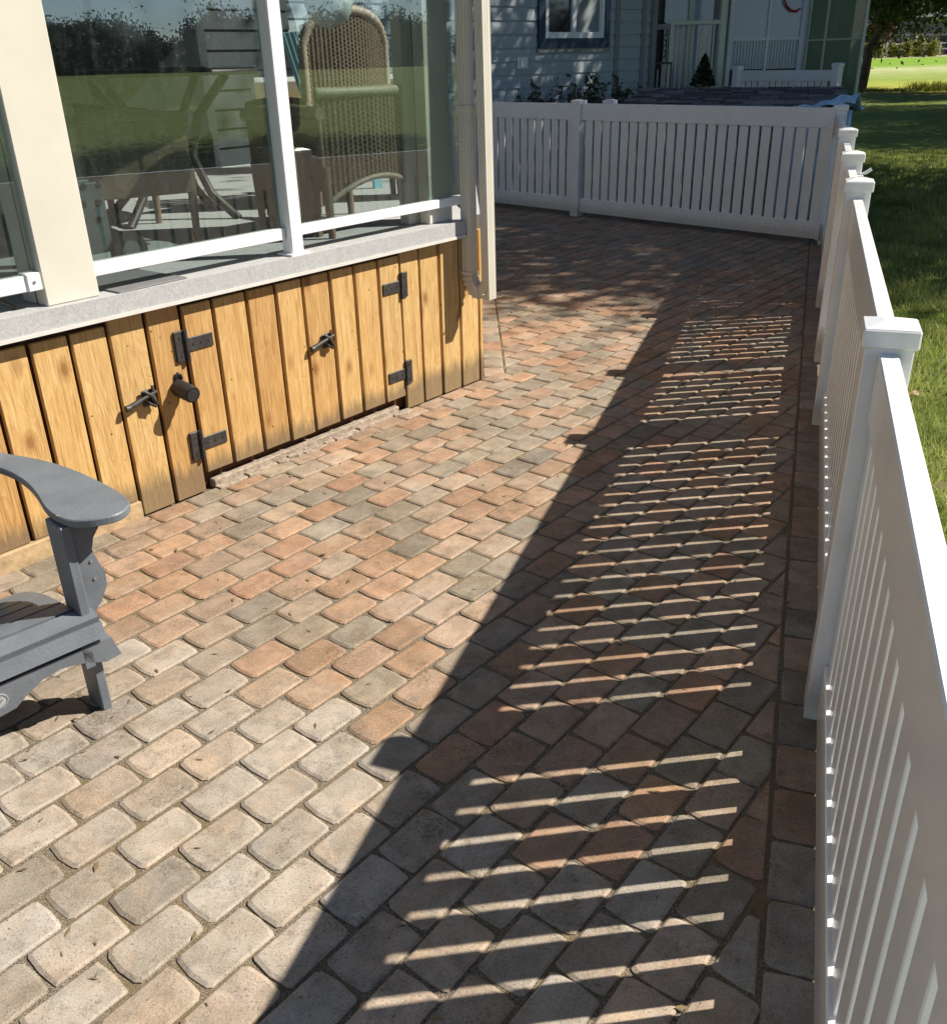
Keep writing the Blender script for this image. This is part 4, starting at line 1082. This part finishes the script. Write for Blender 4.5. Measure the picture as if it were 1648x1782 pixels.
for k in range(5): MB().box(-.9+k*3, .6+k*3, -.03, -.005, 1.0, 2.6).build('window', M['dglass'], fg)
MB().box(-1.6, 16, -.06, -.031, 1.75, 1.95).build('belt_trim', M['trim'], fg)
rf_ = thing('white_rail_fence', 'white post and rail fence in front of the far grey house', 'fence', (FX(1535, 95), 95, .93), 0)
for k in range(9): MB().box(k*1.6-.05, k*1.6+.05, -.05, .05, 0, 1.15).build('post', M['housewhite'], rf_)
for z in (.55, 1.03): MB().box(.05, 12.75, -.025, .025, z, z+.09).build('rail', M['housewhite'], rf_)
yg = 'yellow green shrubs along the far path'
ys0 = None
for k, px in enumerate((1503, 1526, 1547, 1573, 1596, 1621, 1643)):
    lab = ['first', 'second', 'third', 'fourth', 'fifth', 'sixth', 'seventh'][k]+' yellow green shrub from the left along the far path'
    if ys0 is None:
        ys0 = big_tree('yellow_shrub', lab, (FX(px, 90), 90, .92), .1, .42, .45, 1800, .13, 77, mat='yleaf', trunk_r=.03, kcl=14, ccr=.4, group=yg, cat='shrub')
    else:
        c = tree_copy(ys0, (FX(px, 90), 90+.3*math.sin(k*3), .92), k*1.1, lab, yg); c.scale = (1, 1, .8+.4*abs(math.sin(k*2.2)))
big_tree('purple_tree', 'small purple leaved tree in front of the white house', (FX(1545, 86), 86, .85), 1.3, 1.3, 1.0, 5000, .16, 81, mat='rleaf', trunk_r=.07, kcl=26, ccr=.6)
# reeds at the rough edge
def reedf():
    g = np.random.default_rng(9); n = 9000; x = g.uniform(16, 36, n); y = 42.6+g.normal(0, .5, n)+.6*np.sin(x*.9)
    h = g.uniform(.10, .30, n)*(.5+.9*(np.sin(x*1.7)*np.sin(x*.63+2) > .1)); a = g.uniform(0, 6.28, n)
    b = np.stack([x, y, np.full(n, 0.0)], 1); dx = np.stack([np.cos(a), np.sin(a), np.zeros(n)], 1)*.02
    tip = b+np.stack([g.normal(0, .05, n), g.normal(0, .05, n), h], 1)
    return np.stack([b-dx, b+dx, tip], 1).reshape(-1, 3), g.random(n)
v, s_ = reedf(); tag(link('rough_grass', np_mesh('rough_grass', v, 3, M['yleaf'], s_)), kind='stuff')

# ------------------------------------------------------------------ grass beside the fence
def blades():
    g = np.random.default_rng(4); n = 330000
    # denser near the camera
    d = g.random(n)**.75; s_ = -.5+d*19; nn_ = .245+g.random(n)**1.0*(1.6+.62*(s_+.5))
    x = NF.x*nn_+UF.x*s_; y = NF.y*nn_+UF.y*s_
    patch = np.sin(x*3.1+np.sin(y*2.3)*1.5)*np.sin(y*2.7+np.sin(x*1.9)*2)+.6*np.sin(x*8.3+2)*np.sin(y*7.1)
    keep = g.random(n) < np.clip(.95+.5*patch, .18, 1); x, y, patch = x[keep], y[keep], patch[keep]; n = len(x)
    h = g.uniform(.022, .055, n)*(1+.25*patch); a = g.uniform(0, 6.28, n); far = np.hypot(x, y)
    w = .0016+.00045*far
    b = np.stack([x, y, np.full(n, -.036)], 1); dx = np.stack([np.cos(a), np.sin(a), np.zeros(n)], 1)*w[:, None]
    tip = b+np.stack([g.normal(0, .022, n), g.normal(0, .022, n), h+.012], 1)
    sh = np.clip(.45+.28*patch+g.normal(0, .25, n), 0, 1)
    return np.stack([b-dx, b+dx, tip], 1).reshape(-1, 3), sh
v, s_ = blades(); tag(link('grass', np_mesh('grass', v, 3, M['blade'], s_)), kind='stuff')
# tufts of dry grass and moss in the near joints
def tufts():
    g = np.random.default_rng(8); P_ = []
    n = 16000
    t_ = g.random(n); 
    x = g.uniform(-1.7, .9, n); y = g.uniform(.7, 2.6, n)
    # keep blades only on joints
    q = np.stack([x-CD.x, y-CD.y], 1); s1 = q@np.array([EP.x, EP.y]); o1 = q@np.array([MP.x, MP.y])
    ro = (o1-1.282)/PW; fr = np.abs(ro-np.round(ro))*PW; row = np.floor(ro+1e-6).astype(int)+1
    ph = np.where(row % 2 == 0, .155, .06); so = (s1-ph)/PL; fs = np.abs(so-np.round(so))*PL
    zone = np.sin(x*4+1)*np.sin(y*5)+.4*np.sin(x*11)*np.sin(y*9)
    keep = ((fr < .006) | (fs < .006)) & (zone > -.1); x, y = x[keep], y[keep]; n = len(x)
    a = g.uniform(0, 6.28, n); b = np.stack([x, y, np.full(n, -.010)], 1); dx = np.stack([np.cos(a), np.sin(a), np.zeros(n)], 1)*.0009
    tip = b+np.stack([g.normal(0, .008, n), g.normal(0, .008, n), g.uniform(.006, .014, n)], 1)
    return np.stack([b-dx, b+dx, tip], 1).reshape(-1, 3), g.random(n)
v, s_ = tufts(); tag(link('joint_weeds', np_mesh('joint_weeds', v, 3, M['litter'], s_)), kind='stuff')

def leaf_obj(name, label, loc, size, mat, rot):
    n = 10; mb = MB(); vs = []
    for k in range(n):
        a = 2*math.pi*k/n; r_ = size/2*(1+.25*math.cos(3*a)); vs.append((r_*math.cos(a), r_*.62*math.sin(a), size*.12*math.sin(2*a)))
    vs.append((0, 0, -size*.05)); mb.add(vs, [(k, (k+1) % n, n) for k in range(n)])
    mb.tube([(size*.5, 0, 0), (size*.85, size*.1, size*.05)], .0008+size*.01, 5)
    o = mb.build(name, M[mat], None, loc); o.rotation_euler = rot; return tag(o, label, 'leaf')
leaf_obj('dry_leaf', 'large pale dry leaf lying on the grass beyond the fence', (2.19, 4.36, .02), .075, 'litter', (.2, .1, .6))
lp = Vector((NF.x*.185, NF.y*.185))+UF*4.9
leaf_obj('yellow_leaf', 'tiny yellow leaf caught on the gate slats', (lp.x, lp.y, .80), .03, 'yl', (1.4, 0, RF))
g = np.random.default_rng(12); n = 420
s_ = g.uniform(.5, 26, n); nn_ = .4+g.random(n)*(1.5+.6*s_); x = NF.x*nn_+UF.x*s_; y = NF.y*nn_+UF.y*s_
C_ = np.stack([x, y, g.uniform(.0, .02, n)], 1); v, sh = leaf_cloud(n, lambda a, b: C_, .045, 14, .7, 0)
v[:, 2] = np.clip(v[:, 2], -.02, .03)
tag(link('fallen_leaves', np_mesh('fallen_leaves', v, 4, M['litter'], sh)), kind='stuff')

g = np.random.default_rng(21); n = 260
x = g.uniform(-1.7, 1.0, n); y = g.uniform(.8, 4.2, n); ok = (x*NF.x+y*NF.y < .15) & ((x-CD.x)*MD.x+(y-CD.y)*MD.y > .05)
x, y = x[ok], y[ok]; C_ = np.stack([x, y, np.full(len(x), .0025)], 1); a = g.uniform(0, 6.28, len(x)); L_ = g.uniform(.003, .016, len(x)); W_ = L_*g.uniform(.08, .4, len(x))
A_ = np.stack([np.cos(a), np.sin(a), np.zeros(len(x))], 1); B_ = np.stack([-np.sin(a), np.cos(a), np.zeros(len(x))], 1)
v = np.stack([C_-A_*L_[:, None], C_+B_*W_[:, None], C_+A_*L_[:, None]+[0, 0, .002], C_-B_*W_[:, None]], 1).reshape(-1, 3)
tag(link('paving_debris', np_mesh('paving_debris', v, 4, M['debris'], g.random(len(x)))), kind='stuff')
